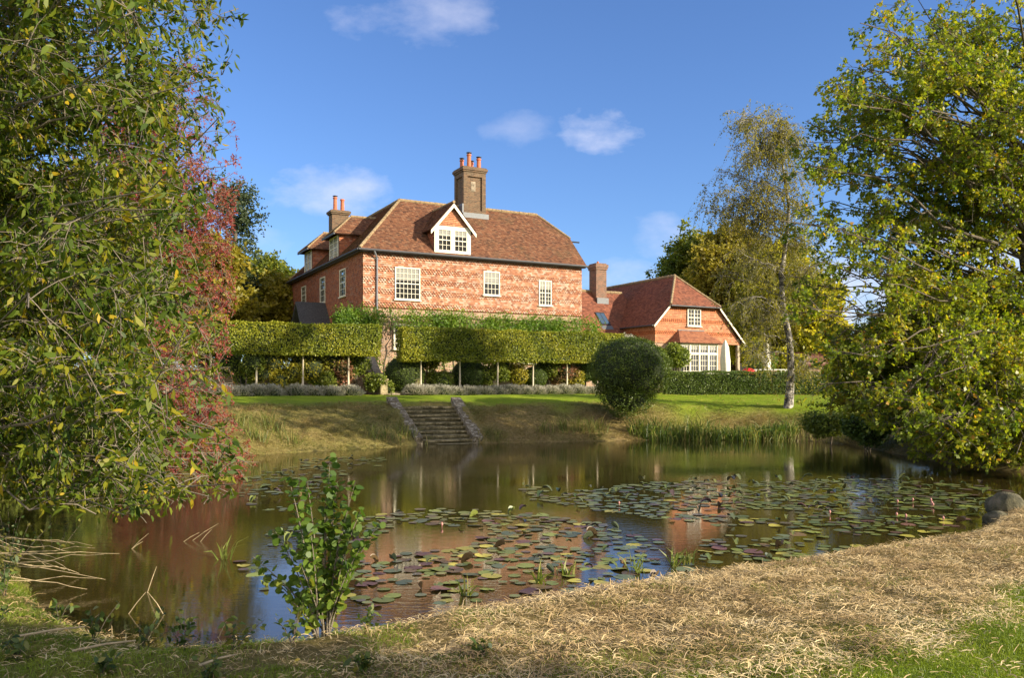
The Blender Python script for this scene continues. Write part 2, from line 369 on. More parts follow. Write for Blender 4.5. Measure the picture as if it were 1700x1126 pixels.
a = gobj.data.attributes.new('lawn', 'FLOAT', 'POINT'); a.data.foreach_set('value', lawnmask(xs, ys, SD).astype(np.float32))
green = np.where(ys < 20, np.clip(.95-.65*smooth(-3, -.5, xs-.3*(ys-7)), 0, 1)+.7*smooth(1.8, 3.2, SD), .30+.3*smooth(0, 3, -xs))
a = gobj.data.attributes.new('green', 'FLOAT', 'POINT'); a.data.foreach_set('value', green.astype(np.float32))
# water
m_water, t, b, o = newmat('pond_water')
t.links.new(ramp(t, noise(t, .35, 3), [(.35, (.028, .021, .006)), (.65, (.044, .033, .009))]), b.inputs['Base Color'])
b.inputs['Roughness'].default_value = .006; b.inputs['IOR'].default_value = 1.6; b.inputs['Specular IOR Level'].default_value = .9
mp = t.nodes.new('ShaderNodeMapping'); mp.inputs['Scale'].default_value = (1, 2.6, 1); mp.inputs['Rotation'].default_value = (0, 0, .15)
tcn = t.nodes.new('ShaderNodeTexCoord'); t.links.new(tcn.outputs['Object'], mp.inputs[0])
h1 = noise(t, 5, 3, .5, vec=mp.outputs[0]); h2 = noise(t, 22, 2, .5, vec=mp.outputs[0])
cal = ramp(t, noise(t, .22, 2, .5), [(.4, (.25, .25, .25)), (.62, (1, 1, 1))])
sepc = t.nodes.new('ShaderNodeSeparateColor'); t.links.new(cal, sepc.inputs[0])
bump(t, M_(t, 'MULTIPLY', M_(t, 'ADD', h1, M_(t, 'MULTIPLY', h2, .22)), sepc.outputs[0]), b, .0055, .5)
wb = MB().add([(-16, 5, 0), (24, 5, 0), (24, 38, 0), (-16, 38, 0)], [(0, 1, 2, 3)]); wb.build('pond_water', m_water, kind='structure')

exec_parts = []
# ================================================================== HOUSE
def tiles(O, U, V, Nn, poly, gauge=.105, width=.17, holes=(), bands=None, lift=.03, jig=.006):
    """real overlapping tiles over a convex polygon given in (u, v) plane coordinates; returns quads + random values"""
    O, U, V, Nn = [np.array(q, float) for q in (O, U, V, Nn)]
    poly = np.array(poly, float); vmin, vmax = poly[:, 1].min(), poly[:, 1].max()
    def span(v):
        v = min(max(v, vmin+1e-4), vmax-1e-4); c = []
        for p, q in zip(poly, np.roll(poly, -1, 0)):
            if (p[1] > v) != (q[1] > v): c.append(p[0]+(q[0]-p[0])*(v-p[1])/(q[1]-p[1]))
        return (min(c), max(c)) if len(c) > 1 else (0, 0)
    VV = []; rr = []; r2 = []; rows = int(math.ceil((vmax-vmin)/gauge))
    for j in range(rows):
        v0 = vmin+j*gauge; v1 = min(v0+gauge*1.08, vmax); l0, h0 = span(v0); l1, h1 = span(v1)
        lo, hi = min(l0, l1), max(h0, h1)
        pointed = bands is not None and bands(v0-vmin)
        us = np.arange(lo-width*(.5 if j % 2 else 0)-width, hi+width, width)
        wob = .01*math.sin(j*1.7)
        for u0 in us:
            u1 = u0+width-.006; uc = (u0+u1)/2
            if any(a <= uc <= c and b_ <= v0+gauge/2 <= d for a, b_, c, d in holes): continue
            bl, br = max(u0, l0), min(u1, h0); tl_, tr_ = max(u0, l1), min(u1, h1)
            if br-bl < .01 and tr_-tl_ < .01: continue
            if br < bl: bl = br = (bl+br)/2 if not (l0 <= bl <= h0) else bl
            if tr_ < tl_: tl_ = tr_ = min(max(bl, l1), h1)
            hb = lift+random.random()*jig*2; dv = (random.random()-.5)*.012+wob*.3; hr = hb+(random.random()-.5)*jig*2
            def P(u, v, h): return O+U*u+V*v+Nn*h
            r = random.random(); q = random.random()
            tm = (tl_+tr_)/2; bm = (bl+br)/2
            if pointed:
                TL, TM, TR = P(tl_, v1, .006), P(tm, v1, .006), P(tr_, v1, .006)
                BL, BM, BR = P(bl, v0+gauge*.75, hb), P(bm, v0+dv, hb+.006), P(br, v0+gauge*.75, hr)
                gl, gm, gr_ = P(bl, v0+gauge*.75, 0), P(bm, v0+dv, 0), P(br, v0+gauge*.75, 0)
                VV += [BL, BM, TM, TL, BM, BR, TR, TM, gl, gm, BM, BL, gm, gr_, BR, BM]; k = 4
            else:
                BL, BR, TR, TL = P(bl, v0+dv, hb), P(br, v0+dv, hr), P(tr_, v1, .006), P(tl_, v1, .006)
                VV += [BL, BR, TR, TL, P(bl, v0+dv, 0), P(br, v0+dv, 0), BR, BL]; k = 2
            rr += [r]*k; r2 += [q]*k
    return np.array(VV), np.array(rr), np.array(r2)
def tileobj(name, parts, mat, parent):
    V = np.concatenate([p[0] for p in parts]); r = np.concatenate([p[1] for p in parts]); q = np.concatenate([p[2] for p in parts])
    return fast(name, V, np.arange(len(V)).reshape(-1, 4), mat, parent, r, q)
def slope(poly3, **k):
    """tiles on a sloping roof polygon (first two points = eave, left to right seen from outside)"""
    p = [np.array(q, float) for q in poly3]; U = p[1]-p[0]; U[2] = 0; U /= np.linalg.norm(U)
    n = np.cross(p[1]-p[0], p[2]-p[0]); n /= np.linalg.norm(n)
    if n[2] < 0: n = -n
    V = np.cross(n, U); 
    if V[2] < 0: V = -V
    O = p[0]; pl = [((q-O)@U, (q-O)@V) for q in p]
    return tiles(O, U, V, n, pl, **k)
def ridge(mb, a, b, r=.11):
    a = np.array(a, float); b = np.array(b, float); L = np.linalg.norm(b-a); n = max(2, int(L/.32))
    for i in range(n):
        p = a+(b-a)*i/n; q = a+(b-a)*(i+1)/n; rr = r*random.uniform(.94, 1.06)
        mb.tube([p, q], [rr*1.06, rr*.96], 8)
def sash(parent, O, U, Nn, w, h, cols, rows, pairs=1, blind=0, mat=None, sill=True, fw=.065, name='window', depth=.06):
    """framed glazed window on a wall: O lower left corner, U along wall, Nn outwards (local coordinates)"""
    O, U, Nn = [np.array(q, float) for q in (O, U, Nn)]; Z = np.array([0, 0, 1.])
    mat = mat or m_cream
    def bx(mb, u0, z0, u1, z1, d0, d1):
        P = [O+U*u+Z*z+Nn*d for d in (d0, d1) for (u, z) in ((u0, z0), (u1, z0), (u1, z1), (u0, z1))]
        mb.add(P, [(0, 1, 2, 3), (7, 6, 5, 4), (0, 4, 5, 1), (1, 5, 6, 2), (2, 6, 7, 3), (3, 7, 4, 0)])
    fr = MB(); D = depth
    bx(fr, 0, 0, fw, h, .0, D); bx(fr, w-fw, 0, w, h, 0, D); bx(fr, fw, 0, w-fw, fw, 0, D-.003); bx(fr, fw, h-fw, w-fw, h, 0, D-.003)
    iw = (w-fw*2-(pairs-1)*fw)/pairs
    for k in range(pairs):
        x0 = fw+k*(iw+fw)
        if k: bx(fr, x0-fw, fw, x0, h-fw, 0, D-.004)
        for c in range(1, cols): bx(fr, x0+iw*c/cols-.012, fw, x0+iw*c/cols+.012, h-fw, .018, D-.02)
        for r_ in range(1, rows):
            e = .025 if (r_*2 == rows) else .012
            bx(fr, x0, fw+(h-2*fw)*r_/rows-e, x0+iw, fw+(h-2*fw)*r_/rows+e, .018, D-.016-(0 if e > .02 else .002))
    f = fr.build(name, mat, parent)
    if sill:
        s = MB(); bx(s, -.06, -.06, w+.06, 0, 0, D+.07); s.build('sill', mat, f)
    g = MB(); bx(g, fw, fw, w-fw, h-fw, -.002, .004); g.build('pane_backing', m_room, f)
    if blind:
        q = MB(); bx(q, fw, h-fw-(h-2*fw)*blind, w-fw, h-fw, .006, .010); q.build('blind', m_blind, f)
    g = MB(); bx(g, fw, fw, w-fw, h-fw, .013, .016); g.build('pane', m_glass, f)
    return f
ZB = 2.9
house = empty('brick_house', (HC[0], HC[1], ZB), HROT, label='large old tile-hung house with steep red roof, tall brick chimney and white dormer', cat='house')
def Lz(e): return e+EYE-ZB              # eye-relative height -> house-local z
EV = Lz(7.5); RZ = Lz(11.15); TBt = Lz(4.34); GR = -.6
def fz(x, y, plane='f'):                 # photo point on the house front -> local (t, z)
    t_ = tb(x, 0); Y = (HC+HU*t_)[1]; return t_, Lz((H-y)*Y/F)
def fs(x, y):                            # photo point on the house's left side -> (distance back, z)
    r = (x-CX)/F; s_ = (HC[0]-HC[1]*r)/(-HV[0]+HV[1]*r) ; Y = HC[1]+HV[1]*s_; return s_, Lz((H-y)*Y/F)
LEN, BACK, DEP = 14.2, 17.0, 6.7
# walls
wl = MB(); wl.box((.05, .05, GR), (LEN-.02, DEP, EV+.12)); wl.box((.05, DEP-.5, GR), (DEP, BACK, EV+.12))
wl.add([(LEN-.03, .05, EV), (LEN-.03, DEP, EV), (LEN-.03, 5.0, Lz(9.1)), (LEN-.03, 1.7, Lz(9.1))], [(0, 1, 2, 3)])
wl.build('wall', m_brick, house)
band = lambda v: (v % .66) < .31
front_windows = [(655, 497, 697, 443, 6, 6, 1, .40), (802, 490, 829, 450, 4, 4, 1, .45), (894, 507, 915, 465, 2, 6, 2, .3)]
holes = []
for x0, y0, x1, y1, c, r_, pr, bl in front_windows:
    a = fz(x0, y0); b_ = fz(x1, y0); zt = fz(x0, y1)[1]
    w = b_[0]-a[0]; h = zt-a[1]; holes.append((a[0]+.0, a[1]-TBt-.04, b_[0]-.0, zt-TBt-.04))
    sash(house, (a[0], -.03, a[1]), (1, 0, 0), (0, -1, 0), w, h, c, r_, pr, bl, depth=.05)
tf = tiles((0, -.012, TBt), (1, 0, 0), (0, 0, 1), (0, -1, 0), [(0, 0), (LEN, 0), (LEN, EV-TBt), (0, EV-TBt)], holes=holes, bands=band)
wlb = MB().box((0, -.012, TBt-.03), (LEN, .05, EV-.02)); wlb.build('wall_backing', m_back, house)
tileobj('tile_hanging', [tf], m_hanging, house)
SB = Lz(2.2)
sideh = []
for x0, y0, x1, y1 in [(563, 493, 575, 448), (532, 503, 541, 461), (501, 505, 509, 476)]:
    a = fs(x1, y0); b_ = fs(x0, y0); w = b_[0]-a[0]; h = fs(x0, y1)[1]-fs(x0, y0)[1]
    w = min(w, 1.2); z0 = fs((x0+x1)/2, y0)[1]; h = min(h, 2.0)
    sideh.append((BACK-a[0]-w, z0-SB-.04, BACK-a[0], z0+h-SB-.02))
    sash(house, (-.03, a[0]+w, z0), (0, -1, 0), (-1, 0, 0), w, h, 3, 4, 1, .0, depth=.045)
ts = tiles((-.012, BACK, SB), (0, -1, 0), (0, 0, 1), (-1, 0, 0), [(0, 0), (BACK, 0), (BACK, EV-SB), (0, EV-SB)], holes=sideh)
MB().box((-.012, .05, SB-.03), (.05, BACK, EV-.02)).build('wall_backing', m_back, house)
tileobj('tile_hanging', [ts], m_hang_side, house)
# roof
ph = RZ-EV; k_ = ph/3.6
def rz(b): return EV+(b+.25)*k_
pa = [(-.25, -.25, EV), (14.4, -.25, EV), (14.4, 1.7, rz(1.7)), (12.85, 3.35, RZ), (3.35, 3.35, RZ)]
pb = [(14.4, 1.7, rz(1.7)), (14.4, 5.0, rz(1.7)), (12.85, 3.35, RZ)]
pc = [(14.4, 6.95, EV), (6.95, 6.95, EV), (3.35, 3.35, RZ), (12.85, 3.35, RZ), (14.4, 5.0, rz(1.7))]
pd = [(-.25, 17.25, EV), (-.25, -.25, EV), (3.35, 3.35, RZ), (3.35, 13.65, RZ)]
pe = [(6.95, 6.95, EV), (6.95, 17.25, EV), (3.35, 13.65, RZ), (3.35, 3.35, RZ)]
pf = [(6.95, 17.25, EV), (-.25, 17.25, EV), (3.35, 13.65, RZ)]
rb = MB()
for p in (pa, pb, pc, pd, pe, pf): rb.slab(p, .10, (0, 0, 1))
roof = rb.build('roof', m_under, house)
tileobj('roof_tiling', [slope(p) for p in (pa, pb, pc, pd, pe, pf)], m_roof, roof)
rd = MB()
ridge(rd, (3.35, 3.35, RZ+.03), (12.85, 3.35, RZ+.03)); ridge(rd, (-.25, -.25, EV+.03), (3.35, 3.35, RZ+.03), .09); ridge(rd, (3.35, 3.35, RZ+.02), (3.35, 13.65, RZ+.02))
ridge(rd, (14.4, 1.7, rz(1.7)+.03), (12.85, 3.35, RZ+.03), .08); ridge(rd, (-.25, 17.25, EV+.03), (3.35, 13.65, RZ+.03), .09)
rd.build('ridge_tiles', m_ridge, roof, smooth=False)
g = MB(); g.tube([(-.35, -.36, EV-.06), (14.45, -.36, EV-.06)], .065, 8); g.tube([(-.36, -.36, EV-.06), (-.36, 17.3, EV-.06)], .065, 8)
g.box((-.2, -.27, EV-.16), (14.35, -.015, EV-.10)); g.box((-.27, -.01, EV-.16), (-.015, 17, EV-.1)); g.build('gutter', m_gutter, house)
tx, _ = fz(625, 450); g = MB(); g.tube([(tx-.25, -.36, EV-.1), (tx-.1, -.2, EV-.3), (tx, -.1, EV-.5), (tx, -.1, TBt-1.6)], .05, 8)
for zz in (EV-.55, EV-1.6, EV-2.8): g.tube([(tx, -.1, zz), (tx, -.1, zz+.12)], .068, 8)
g.build('drainpipe', m_pipe, house)
# chimneys
def pot(c, h, cowl, r=.13):
    m = MB(); m.lathe(c, [(r*1.15, 0), (r*1.15, .08), (r, .1), (r*.88, h-.12), (r*1.12, h-.1), (r*1.12, h-.03), (r*.9, h)], 12)
    o_ = m.build('chimney_pot', m_terra, chim, smooth=False)
    if cowl:
        m = MB(); m.lathe((c[0], c[1], c[2]+h), [(r*.7, 0), (r*.7, .05), (r*1.25, .07), (r*1.2, .1), (.02, .13)], 12); m.build('cowl', m_dark, o_)
c0, c1, b0, b1 = 7.33, 8.85, 2.75, 4.2; zb_, zt_ = Lz(9.6), Lz(13.62)
m = MB(); q = .10; e = .26                       # recessed panels: core + corner piers + head
m.box((c0+q, b0+q, zb_), (c1-q, b1-q, zt_-.4))
for (x0, x1) in ((c0, c0+e), (c1-e, c1)):
    for (y0, y1) in ((b0, b0+e), (b1-e, b1)): m.box((x0, y0, zb_), (x1, y1, zt_-.6))
m.box((c0, b0, zt_-.6), (c1, b1, zt_-.32))
m.box((c0-.05, b0-.05, zt_-.32), (c1+.05, b1+.05, zt_-.22)); m.box((c0-.1, b0-.1, zt_-.22), (c1+.1, b1+.1, zt_-.08)); m.box((c0-.04, b0-.04, zt_-.08), (c1+.04, b1+.04, zt_))
for z in (zb_,): m.box((c0+.002, b0+.002, z), (c1-.002, b1-.002, Lz(10.9)))
chim = m.build('chimney', m_chim, house)
m = MB().box((c0+.55, b0+q-.012, zt_-1.5), (c0+.85, b0+q, zt_-.9)); m.build('stone_plaque', m_stone, chim)
m = MB().box((c0-.12, b0-.18, rz(b0)-.15), (c1+.12, b0+.02, rz(b0)+.16)); m.box((c0-.1, b0, rz(b0)-.1), (c0, b1, RZ+.12)); m.build('lead_flashing', m_lead, chim)
pot((c0+.3, b0+.95, zt_), .62, True); pot((c0+.52, b0+.35, zt_), .86, True, .14); pot((c0+1.0, b0+1.0, zt_), .55, True); pot((c0+1.22, b0+.4, zt_), .68, True, .14)
zt2 = Lz(12.5); m = MB(); m.box((2.2, 14.0, Lz(8)), (3.4, 14.9, zt2-.3)); m.box((2.12, 13.92, zt2-.3), (3.48, 14.98, zt2-.2)); m.box((2.06, 13.86, zt2-.2), (3.54, 15.04, zt2-.05)); m.box((2.15, 13.95, zt2-.05), (3.45, 14.95, zt2))
chim = m.build('chimney', m_chim, house); pot((2.5, 14.3, zt2), .95, True, .15); pot((3.1, 14.55, zt2), .92, False, .15)
# front dormer
d0, d1 = 4.2, 6.44; dm = (d0+d1)/2; zs = EV-.02; ze = Lz(9.15); za = Lz(10.45)
m = MB(); m.box((d0+.03, -.1, zs), (d1-.03, 3.0, ze))
m.add([(d0+.03, -.1, ze), (d1-.03, -.1, ze), (dm, -.1, za-.1), (d0+.03, 2.5, ze), (d1-.03, 2.5, ze), (dm, 2.5, za-.1)], [(0, 1, 2), (0, 3, 4, 1), (1, 4, 5, 2), (0, 2, 5, 3)])
dorm = m.build('dormer', m_under, house)
tileobj('dormer_cheek', [tiles((d0+.02, 2.4, zs), (0, -1, 0), (0, 0, 1), (-1, 0, 0), [(0, 0), (2.4, 0), (2.4, ze-zs), (0, ze-zs)]),
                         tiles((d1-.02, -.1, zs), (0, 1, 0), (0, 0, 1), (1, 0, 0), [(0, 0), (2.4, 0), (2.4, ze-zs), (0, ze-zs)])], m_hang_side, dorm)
tileobj('gable_tiling', [tiles((d0+.1, -.11, ze+.05), (1, 0, 0), (0, 0, 1), (0, -1, 0), [(0, 0), (d1-d0-.2, 0), ((d1-d0)/2-.1, za-ze-.25)])], m_hang_new, dorm)
ov = .3; sl_ = (za-ze)/(d1-dm+.0)
pl = [(d0-ov, 3.4, ze-ov*sl_+.1), (d0-ov, -.32, ze-ov*sl_+.1), (dm, -.32, za+.1), (dm, 3.4, za+.1)]
pr_ = [(d1+ov, -.32, ze-ov*sl_+.1), (d1+ov, 3.4, ze-ov*sl_+.1), (dm, 3.4, za+.1), (dm, -.32, za+.1)]
m = MB(); m.slab(pl, .06, (0, 0, 1)); m.slab(pr_, .06, (0, 0, 1)); rf = m.build('dormer_roof', m_under, dorm)
tileobj('dormer_tiles', [slope(pl), slope(pr_)], m_roof, dorm); m = MB(); ridge(m, (dm, -.34, za+.13), (dm, 3.0, za+.13), .08); m.build('ridge_tiles', m_ridge, dorm)
m = MB()
for sgn, ex in ((-1, d0-ov), (1, d1+ov)):
    a = np.array([ex, -.345, ze-ov*sl_+.03]); b_ = np.array([dm, -.345, za+.03]); m.slab([a, b_, b_-[0, 0, .22], a-[0, 0, .22]], .035, (0, -1, 0))
m.build('bargeboard', m_cream, dorm)
m = MB(); m.box((d0-.02, -.16, zs), (d0+.2, -.1, ze+.02)); m.box((d1-.2, -.16, zs), (d1+.02, -.1, ze+.02)); m.box((d0+.2, -.157, ze-.16), (d1-.2, -.1, ze+.02)); m.box((d0+.2, -.157, zs), (d1-.2, -.1, zs+.26)); m.box((dm-.09, -.154, zs+.26), (dm+.09, -.1, ze-.16)); m.build('dormer_surround', m_cream, dorm)
hw_ = (d1-d0-.4-.18)/2
for x0 in (d0+.2, dm+.09): 
    f = sash(house, (x0, -.11, zs+.26), (1, 0, 0), (0, -1, 0), hw_, ze-.16-zs-.26, 3, 4, 1, .3, sill=False, fw=.05, depth=.05)
MB().box((d0-.15, -.3, zs-.06), (d1+.15, -.16, zs+.0)).build('lead_apron', m_lead, dorm)
# side dormers (hipped)
for s0, s1 in ((4.6, 6.6), (10.9, 12.9)):
    sm = (s0+s1)/2; ze2 = Lz(9.1); za2 = Lz(10.35); o2 = .35
    m = MB(); m.box((.0, s0, EV), (3.0, s1, ze2)); dr = m.build('dormer', m_under, house)
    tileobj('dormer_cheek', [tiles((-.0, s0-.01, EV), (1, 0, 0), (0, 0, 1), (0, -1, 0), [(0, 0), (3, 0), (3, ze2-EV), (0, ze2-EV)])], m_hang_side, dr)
    A = (-.4, s1+o2, ze2-.05); B_ = (-.4, s0-o2, ze2-.05); Cc = (1.0, sm, za2); D_ = (3.2, sm, za2); E_ = (3.2, s0-o2, ze2-.05); F_ = (3.2, s1+o2, ze2-.05)
    ps = [[A, B_, Cc], [B_, E_, D_, Cc], [F_, A, Cc, D_]]
    m = MB(); [m.slab(p, .06, (0, 0, 1)) for p in ps]; m.build('dormer_roof', m_under, dr); tileobj('dormer_tiles', [slope(p) for p in ps], m_roof, dr)
    m = MB(); ridge(m, (1.0, sm, za2+.03), (3.2, sm, za2+.03), .09); ridge(m, (-.4, s0-o2, ze2), Cc, .06); ridge(m, (-.4, s1+o2, ze2), Cc, .06); m.build('ridge_tiles', m_ridge, dr)
    MB().box((-.44, s0-o2-.03, ze2-.13), (-.36, s1+o2, ze2-.03)).build('gutter', m_gutter, dr)
    sash(house, (-.01, s1-.1, EV+.12), (0, -1, 0), (-1, 0, 0), s1-s0-.2, ze2-EV-.2, 3, 4, 2, .0, sill=True)
# slate lean-to on the side wall
sp_s = fs(541, 503)[0]; zl = fs(541, 503)[1]
prc = MB(); prc.slab([(-1.9, sp_s-1.5, zl-1.7), (.0, sp_s-1.5, zl-1.7), (.0, sp_s, zl), (-1.9, sp_s, zl)], .1, (0, 0, 1)); prc.slab([(-1.9, sp_s+1.5, zl-1.7), (-.03, sp_s+1.5, zl-1.7), (-.03, sp_s, zl), (-1.9, sp_s, zl)], .1, (0, 0, 1)); pr_o = prc.build('porch_roof', m_slate, house)
tileobj('slate_tiling', [slope([(-1.9, sp_s-1.5, zl-1.7), (.0, sp_s-1.5, zl-1.7), (.0, sp_s, zl), (-1.9, sp_s, zl)], gauge=.16, width=.25, lift=.012, jig=.003)], m_slate, pr_o)
MB().box((-1.7, sp_s-1.3, GR), (-.02, sp_s+1.3, zl-1.75)).build('porch_wall', m_brick, house)
# ground floor windows
for x0, y0, x1, y1, c, r_, pr in [(653, 580, 692, 538, 2, 5, 2), (720, 577, 753, 534, 2, 5, 2), (806, 600, 840, 548, 2, 5, 2), (868, 603, 900, 553, 2, 5, 2), (908, 605, 935, 555, 2, 5, 2)]:
    a = fz(x0, y0); b_ = fz(x1, y0); zt = fz(x0, y1)[1]; sash(house, (a[0], -.0+.05, a[1]), (1, 0, 0), (0, -1, 0), b_[0]-a[0], zt-a[1], c, r_, pr, 0, depth=.12, fw=.09)
m = MB().tube([(14.2, 1.55, rz(1.6)-.1), (15.0, 1.55, rz(1.6)-.1)], .05, 6); m.build('iron_bracket', m_dark, house)

# ------------------------------------------------------------------ link wing
A0 = np.array([9.2, 54.0]); 
def aloc(p): d = p-HC; return d@HU, d@HV
at_, ab_ = aloc(A0)                       # annexe corner in house coordinates
link = empty('link_wing', (*(HC+HU*LEN+HV*2.0), 1.7), HROT, label='low connecting wing with red tiled roof, skylight and small square chimney', cat='wing')
lz = lambda e: e+EYE-1.7
lb = ab_+2.9-2.0; le = lz(3.2); lr = lz(6.6); l1 = at_+1.5-LEN
MB().box((0.02, lb+.3, -.3), (l1, lb+6.2, le+.1)).build('wall', m_brick, link)
p1 = [(-.0, lb, le), (l1+.3, lb, le), (l1+.3, lb+3.2, lr), (-.0, lb+3.2, lr)]; p2 = [(l1+.3, lb+6.4, le), (0, lb+6.4, le), (0, lb+3.2, lr), (l1+.3, lb+3.2, lr)]
m = MB(); m.slab(p1, .1, (0, 0, 1)); m.slab(p2, .1, (0, 0, 1)); rf = m.build('roof', m_under, link); tileobj('roof_tiling', [slope(p1), slope(p2)], m_roof_new, rf)
m = MB(); ridge(m, (0, lb+3.2, lr+.02), (l1+.2, lb+3.2, lr+.02)); m.build('ridge_tiles', m_ridge, rf)
MB().tube([(0, lb-.08, le-.05), (l1, lb-.08, le-.05)], .06, 8).build('gutter', m_gutter, link)
cb_ = lb+2.2+2.0; c_t = tb(994, cb_)-LEN; c_u = tb(1015, cb_)-LEN; cz = lz(8.55)
m = MB(); m.box((c_t, lb+2.5, le+1.5), (c_t+.85, lb+3.4, cz-.45)); m.box((c_t-.06, lb+2.44, cz-.45), (c_t+.91, lb+3.46, cz-.3)); m.box((c_t-.1, lb+2.4, cz-.3), (c_t+.95, lb+3.5, cz-.08)); m.box((c_t, lb+2.5, cz-.08), (c_t+.85, lb+3.4, cz))
chim = m.build('chimney', m_chim_red, link); MB().box((c_t-.05, lb+2.3, lr-.95), (c_t+.9, lb+2.52, lr-.5)).build('lead_flashing', m_lead, chim)
m = MB().lathe((c_t+.42, lb+2.95, cz), [(.08, 0), (.08, .16), (.05, .18)], 8); m.build('chimney_pot', m_terra, chim)
sk_b = 1.25; kx = tb(990, 2+lb+sk_b)-LEN; ky = (lr-le)/3.2
def rp(u, bb, h): return np.array([u, lb+bb, le+bb*ky+h])
m = MB(); P = [rp(kx+.1, .75, .06), rp(kx+.85, .75, .06), rp(kx+.85, 1.6, .06), rp(kx+.1, 1.6, .06)]; m.slab([p+[0, 0, .05] for p in P], .12, (0, 0, 1)); sk = m.build('skylight', m_dark, link)
m = MB(); 
for u0, u1 in ((.16, .45), (.5, .79)): m.slab([rp(kx+u0, .82, .125), rp(kx+u1, .82, .125), rp(kx+u1, 1.53, .125), rp(kx+u0, 1.53, .125)], .008, (0, 0, 1))
m_sg, t, b, o = newmat('skylight_glass'); b.inputs['Base Color'].default_value = (.05, .08, .12, 1); b.inputs['Roughness'].default_value = .05; b.inputs['Specular IOR Level'].default_value = 1.0
m.build('pane', m_sg, sk); m = MB(); m.slab([rp(kx+.02, .5, .05), rp(kx+.93, .5, .05), rp(kx+.93, .75, .05), rp(kx+.02, .75, .05)], .02, (0, 0, 1)); m.build('lead_flashing', m_lead, sk)

# ------------------------------------------------------------------ annexe
AB = 1.7; ann = empty('annexe', (A0[0], A0[1], AB), HROT, label='orange tile-hung annexe with hipped gable end, bay window and veranda corner', cat='annexe')
az = lambda e: e+EYE-AB
uc, zr, ks = 3.17, az(7.45), 1.05; hh = az(5.25)
def rh(u): return zr-abs(u-uc)*ks
def au(x): r = (x-CX)/F; return (r*A0[1]-A0[0])/(HU[0]-HU[1]*r)
uL, uR = -.2, 7.55; h0 = uc-(zr-hh)/ks; h1 = uc+(zr-hh)/ks; LB = 12
pL = [(uL, LB, rh(uL)), (uL, -.25, rh(uL)), (h0, -.25, hh), (uc, 1.9, zr), (uc, LB, zr)]
pR = [(uR, -.25, rh(uR)), (uR, LB, rh(uR)), (uc, LB, zr), (uc, 1.9, zr), (h1, -.25, hh)]
pH = [(h0-.05, -.3, hh-.02), (h1+.05, -.3, hh-.02), (uc, 1.9, zr)]
m = MB(); [m.slab(p, .1, (0, 0, 1)) for p in (pL, pR, pH)]; rf = m.build('roof', m_under, ann); tileobj('roof_tiling', [slope(p) for p in (pL, pR, pH)], m_roof_new, rf)
m = MB(); ridge(m, (uc, 1.9, zr+.03), (uc, LB, zr+.03)); ridge(m, (h0, -.3, hh+.02), (uc, 1.9, zr+.03), .08); ridge(m, (h1, -.3, hh+.02), (uc, 1.9, zr+.03), .08); m.build('ridge_tiles', m_ridge, rf)
MB().tube([(h0, -.36, hh-.07), (h1, -.36, hh-.07)], .05, 8).tube([(uL-.08, -.2, rh(uL)-.05), (uL-.08, 4, rh(uL)-.05)], .05, 8).build('gutter', m_gutter, ann)
TBa = az(2.76)
gp = [(0, TBa), (7.3, TBa), (h1, hh-.1), (h0, hh-.1), (0, rh(0)-.12)]
m = MB(); m.slab([(u, 0, z) for u, z in gp], .15, (0, -1, 0)); m.box((0, .15, TBa), (.12, LB, rh(0)-.15)); m.build('gable_wall', m_under, ann)
MB().box((0.02, .02, -.3), (5.7, LB, TBa)).build('wall', m_brick, ann)
wu0, wu1 = au(1140), au(1162); wz0, wz1 = az((H-541.5)*55.3/F), az((H-513)*55.3/F)
bandA = lambda v: (v % .78) > .52
hol = [(wu0, wz0-TBa-.1, wu1, wz1-TBa)]
ta = tiles((0, -.01, TBa), (1, 0, 0), (0, 0, 1), (0, -1, 0), [(u, z-TBa) for u, z in gp], holes=hol, gauge=.1, jig=.004)
tb_ = tiles((-.01, 4.5, TBa), (0, -1, 0), (0, 0, 1), (-1, 0, 0), [(0, 0), (4.5, 0), (4.5, rh(0)-.15-TBa), (0, rh(0)-.15-TBa)], gauge=.1, jig=.004)
def splitband(tt, O, mask):
    q = tt[0].reshape(-1, 4, 3); zc = q[:, :, 2].mean(1)-O
    k = np.array([mask(z) for z in zc]); return [(q[k].reshape(-1, 3), tt[1][k], tt[2][k]), (q[~k].reshape(-1, 3), tt[1][~k], tt[2][~k])]
tp = tiles((0, -.01, TBa), (1, 0, 0), (0, 0, 1), (0, -1, 0), [(u, z-TBa) for u, z in gp], holes=hol, gauge=.1, jig=.004, bands=lambda v: True)
tp2 = tiles((-.01, 4.5, TBa), (0, -1, 0), (0, 0, 1), (-1, 0, 0), [(0, 0), (4.5, 0), (4.5, rh(0)-.15-TBa), (0, rh(0)-.15-TBa)], gauge=.1, jig=.004, bands=lambda v: True)
inb = lambda v: ((v-.02) % .8) > .54
A_, B1 = splitband(ta, TBa, inb); A2, B2 = splitband(tb_, TBa, inb); C1, _ = splitband(tp, TBa, inb); C2, _ = splitband(tp2, TBa, inb)
tileobj('tile_hanging', [B1, B2], m_hang_new, ann); tileobj('tile_hanging_band', [C1, C2], m_hang_band, ann)
sash(ann, (wu0, -.03, wz0), (1, 0, 0), (0, -1, 0), wu1-wu0, wz1-wz0, 2, 4, 2, 0, depth=.08)
m = MB()
for (a, b_) in (((uL, rh(uL)), (h0, hh)), ((uR, rh(uR)), (h1, hh))):
    a = np.array([a[0], -.26, a[1]-.02]); b_ = np.array([b_[0], -.26, b_[1]-.02]); m.slab([a, b_, b_-[0, 0, .16], a-[0, 0, .16]], .03, (0, -1, 0))
m.build('bargeboard', m_cream, ann)
